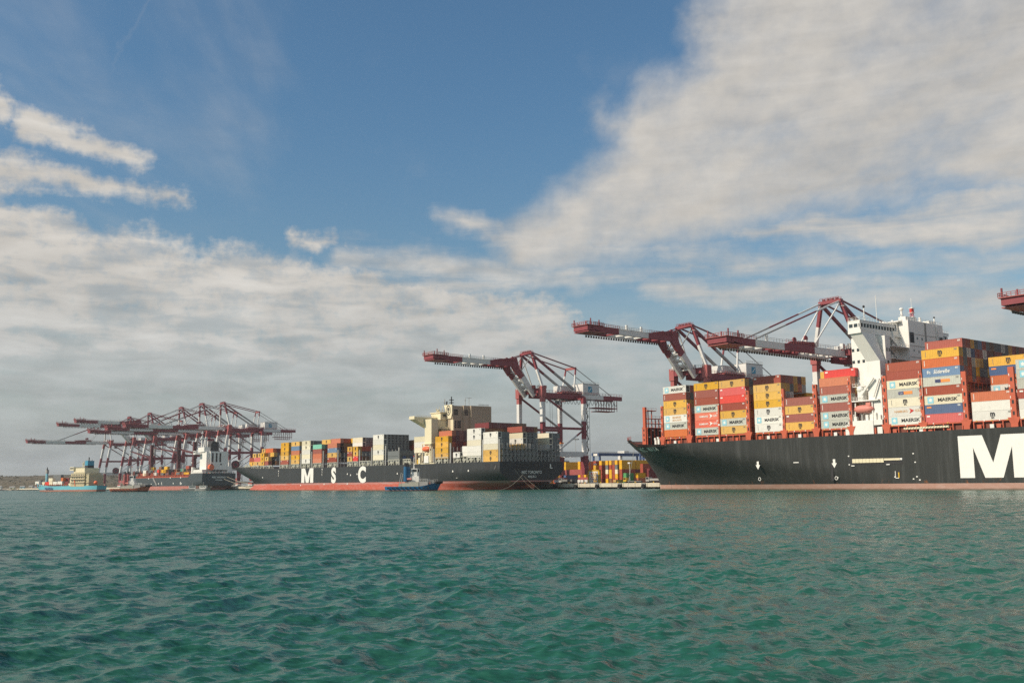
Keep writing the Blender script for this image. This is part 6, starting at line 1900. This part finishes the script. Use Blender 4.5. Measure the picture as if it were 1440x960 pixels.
def rtg(s, t, label, w=24, h=21.5, z=2.6):
    r = root('yard_gantry', s, t, z, label, 'gantry crane', 'blue yard gantries behind the container stacks')
    m = M['rtg']
    def part(n, f):
        mb = MB(); f(mb); mb.build(n, r)
    for a in (0, w):
        for b in (-4, 4):
            part('leg', lambda mb, a=a, b=b: mb.bar((s + b, t + a, z + 1), (s + b * .8, t + a, z + h - 1), 1.1, 1.1, m, up=(0, 1, 0)))
        part('sill_beam', lambda mb, a=a: mb.bar((s - 6, t + a, z + 1.6), (s + 6, t + a, z + 1.6), 1.0, 1.4, m))
        part('wheel', lambda mb, a=a: [mb.tube((s + q, t + a - .4, z + .8), (s + q, t + a + .4, z + .8), .8, M['rubber'], 10) for q in (-5, -3, 3, 5)])
        part('tie_beam', lambda mb, a=a: mb.bar((s - 4, t + a, z + h - 5), (s + 4, t + a, z + h - 5), .7, .8, m))
    for b in (-3.2, 3.2):
        part('girder', lambda mb, b=b: (mb.bar((s + b, t - 1.5, z + h), (s + b, t + w + 1.5, z + h), 1.2, 1.9, m), mb.rail((s + b, t - 1, z + h + .9), (s + b, t + w + 1, z + h + .9), M['cgrey'], 1, 2, .1)))
    part('trolley', lambda mb: (mb.box(s - 3.5, s + 3.5, t + w * .55, t + w * .55 + 5, z + h + .9, z + h + 2.6, M['white']), mb.box(s - 1, s + 1.4, t + w * .5, t + w * .5 + 2.2, z + h - 3.6, z + h - 1, M['white'])))
    part('power_box', lambda mb: (mb.box(s - 3, s + 3, t - 1.6, t - .8, z + 3, z + 5.6, M['white']), mb.box(s - 2.4, s + 1.6, t - .9, t - .6, z + h - 1, z + h + .4, M['white'])))
    return r


rtg(-252, 196, 'blue yard gantry nearest the quay crane, long girder to the right', 44, 20.5)
rtg(-205, 196, 'blue yard gantry with white trolley above the middle of the stacks', 26, 21.5)
rtg(-190, 214, 'blue yard gantry second from the near ship bow', 24, 20.5)
rtg(-196, 248, 'pale blue yard gantry directly left of the near ship bow', 24, 17.5)
rtg(-285, 170, 'blue yard gantry partly hidden behind the middle ship stern', 24, 15.5)


def light_mast(s, t, h, label):
    r = root('light_mast', s, t, 2.6, label, 'light mast', 'tall yard light masts')
    mb = MB(); mb.tube((s, t, 2.6), (s, t, 2.6 + h), .22, M['cgrey'], 6, .12); mb.build('pole', r)
    mb = MB()
    for k in range(8):
        a = k * math.pi / 4; mb.box(s + 2.0 * math.cos(a) - .5, s + 2.0 * math.cos(a) + .5, t + 2.0 * math.sin(a) - .5, t + 2.0 * math.sin(a) + .5, 2.6 + h - .3, 2.6 + h + .3, M['steel'])
    mb.tube((s, t, 2.5 + h), (s, t, 2.7 + h), 1.6, M['steel'], 10); mb.build('lamp_head', r)


for s, t, h, lb in ((-290, 210, 33, 'tall light mast between quay crane and near ship bow'), (-480, 120, 36, 'tall light mast rising left of the cream tower'), (-590, 120, 33, 'tall light mast rising above yellow boxes of middle ship')):
    light_mast(s, t, h, lb)


def small_light(s, t, label):
    r = root('lamp_post', s, t, 2.6, label, 'lamp post', 'low lamp posts on the quay')
    mb = MB(); mb.tube((s, t, 2.6), (s, t, 13.5), .12, M['white'], 6); mb.build('pole', r)
    mb = MB(); mb.box(s - .8, s + .8, t - .5, t + .5, 13.2, 14.0, M['white']); mb.build('lamp_head', r)


small_light(-150, 100, 'white lamp post in front of the right hand container stacks')
small_light(-118, 96, 'white lamp post close to the near ship bow')


def frame_cage():
    s0, t0 = -129, 75
    r = root('steel_cage', s0, t0, 2.6, 'white and yellow steel lashing cage standing on the quay edge', 'steel frame')
    mb = MB(); s1 = s0 + 8.2
    for s in (s0, s1): mb.box(s, s + 1.0, t0, t0 + 1.2, 2.6, 9.8, M['yellow'])
    mb.box(s0, s1 + 1, t0, t0 + 1.2, 9.2, 9.9, M['yellow']); mb.build('outer_frame', r)
    mb = MB()
    for k in range(4):
        for q in range(3):
            s = s0 + 1.6 + k * 1.75; z = 3.0 + q * 2.0
            mb.bar((s, t0 - .1, z), (s + 1.5, t0 - .1, z + 1.9), .26, .26, M['white']); mb.bar((s + 1.5, t0 - .1, z), (s, t0 - .1, z + 1.9), .26, .26, M['white'])
    mb.box(s0 + 1.2, s1 - .2, t0 - .15, t0 + .15, 2.7, 3.2, M['white']); mb.box(s0 + 1.2, s1 - .2, t0 - .15, t0 + .15, 8.6, 9.1, M['white'])
    for s in (s0 + 1.3, s0 + 4.3, s1 - .6): mb.box(s, s + .3, t0 - .15, t0 + .1, 2.7, 9, M['white'])
    mb.build('bracing', r)


frame_cage()


def truck(s, t, cabc, load, label):
    r = root('terminal_truck', s, t, 2.6, label, 'truck', 'vehicles on the quay')
    z = 2.6
    mb = MB(); mb.box(s, s + 2.4, t - 1.2, t + 1.2, z + .9, z + 3.1, cabc); mb.box(s + 2.3, s + 13, t - .6, t + .6, z + .9, z + 1.3, M['steel']); mb.build('chassis', r)
    mb = MB(); mb.box(s + .2, s + 2.0, t - 1.23, t - 1.2, z + 2.0, z + 2.9, M['glass']); mb.box(s - .03, s, t - 1, t + 1, z + 2, z + 2.9, M['glass']); mb.build('window', r)
    for x in (1.2, 4.2, 10.5, 12):
        mb = MB(); mb.tube((s + x, t - 1.2, z + .5), (s + x, t + 1.2, z + .5), .5, M['rubber'], 10); mb.build('wheel', r)
    if load: mb = MB(); mb.box(s + 2.8, s + 12.8, t - 1.2, t + 1.2, z + 1.35, z + 2.4, load); mb.build('load_bed', r)


truck(-97, 88, M['cgrey'], M['cgrey'], 'white terminal truck with empty trailer right of the steel cage')
truck(-122, 96, M['yellow'], None, 'yellow cab terminal truck behind the quay crane foot')
truck(-146, 70, M['cgrey'], M['steel'], 'grey terminal truck left of the steel cage')


def fender(s, k):
    r = root('quay_fender', s, 47.5, .2, f'black rubber fender on the quay wall between ships, {BAYW[k]} from the left', 'fender', 'fenders on the quay wall between the ships')
    mb = MB(); mb.tube((s - .9, 47.7, 1.3), (s - .9, 46.2, 1.3), 1.0, M['rubber'], 12); mb.build('rubber', r)
    mb = MB(); mb.box(s - 2.4, s - .1, 46.9, 47.6, .1, 2.75, M['steel']); mb.build('panel', r)


for k in range(8): fender(-122.5 + k * 16.0, k)


def bollard(s, k):
    mb = MB(); mb.tube((s, 48.2, 2.85), (s, 48.2, 3.3), .28, M['yellow'], 10); mb.tube((s, 48.2, 3.3), (s, 48.2, 3.5), .45, M['yellow'], 10)
    o = mb.build('bollard'); o.location = PA; o.rotation_euler = (0, 0, ANG); tag(o, f'small yellow bollard on the quay edge between ships, {BAYW[k]} from the left', 'bollard', 'bollards on the quay edge')


for k in range(7): bollard(-114 + k * 12.0, k)


def rope(name, a, b, sag, r, label, mat=None):
    a = Vector(a); b = Vector(b); mb = MB(); n = 18; pts = []
    for i in range(n + 1):
        q = i / n; p = a.lerp(b, q); p.z -= sag * 4 * q * (1 - q); pts.append(p)
    for p, q in zip(pts, pts[1:]): mb.tube(p, q, r, mat or M['rope'], 5)
    o = mb.build(name); o.location = PA; o.rotation_euler = (0, 0, ANG); tag(o, label, 'rope', 'mooring lines')


rope('mooring_line', (-115.7, 22.0, 10.4), (-102, -6, .1), 2.2, .07, 'pale mooring line sagging from the middle stern to the water')
rope('mooring_line', (-115.7, 14.0, 10.4), (-108, 20, 0), 1.0, .045, 'mooring line hanging from the left of the middle stern')
rope('mooring_line', (-115.7, 16.0, 10.4), (-106, 22, 0), .8, .045, 'mooring line hanging beside another from the middle stern')
rope('mooring_line', (-540.5, 33, 10.5), (-560, 5, .8), 2.5, .16, 'pale line falling left from the slate stern')
rope('mooring_line', (-540.5, 38, 11.5), (-470, 48, 3.2), 2.5, .16, 'pale line running right from the slate stern to the quay')
rope('mooring_line', (-540.5, 36, 9.5), (-462, 48.5, 3.2), 3.5, .16, 'lower pale line from the slate stern to the quay')
rope('anchor_cable', (-24, 6.0, 17), (-26, 3.2, 0.0), 0, .09, 'thin grey line hanging down the near ship bow', M['cgrey'])


def shore_hut(x, y, w, h, c, label):
    r = local_root('shore_hut', x, y, 1.8, .15, label, 'hut', 'pale huts along the far shore')
    mb = MB(); mb.box(-w / 2, w / 2, -3, 3, 0, h, c); mb.build('wall', r)
    mb = MB(); mb.prism([(-3.4, h), (3.4, h), (0, h + 1.6)], 'x', -w / 2 - .3, w / 2 + .3, M['cgrey']); mb.build('roof', r)
    mb = MB(); mb.box(-w * .2, 0, -3.06, -3.0, .2, h * .7, M['dark']); mb.build('door', r)


shore_hut(-757, 1478, 9, 3.6, M['white'], 'pale hut at the very left edge of the far shore')
shore_hut(-738, 1481, 7, 2.6, M['cream'], 'pale hut second from left on the far shore')
shore_hut(-724, 1483, 6, 3.2, M['skyblue'], 'bluish hut third from left on the far shore')
shore_hut(-712, 1484, 5, 3.6, M['cream'], 'cream hut right of the middle on the far shore')
shore_hut(-708, 1486, 7, 2.2, M['white'], 'low pale hut rightmost on the far shore')

o = BULK.mb.build('container_mass')
o.location = PA; o.rotation_euler = (0, 0, ANG)
tag(o, 'distant and half hidden shipping containers on the ships and in the yard', None, None, 'stuff')
print('individual containers:', N_BOX)

# ------------------------------------------------------------ the air
def haze():
    mb = MB(); m = bpy.data.materials.new('haze'); m.use_nodes = True
    nt = m.node_tree; nt.nodes.clear()
    o = nt.nodes.new('ShaderNodeOutputMaterial'); v = nt.nodes.new('ShaderNodeVolumePrincipled')
    v.inputs['Color'].default_value = (.86, .90, .94, 1); v.inputs['Density'].default_value = 0.00008; v.inputs['Anisotropy'].default_value = .2
    nt.links.new(v.outputs[0], o.inputs['Volume'])
    mb.box(-9600, 9600, -9600, 9600, -4.5, 96, m)
    ob = mb.build('haze'); tag(ob, kind='stuff')


haze()

for _o in bpy.data.objects:
    if '_o' in _o: del _o['_o']
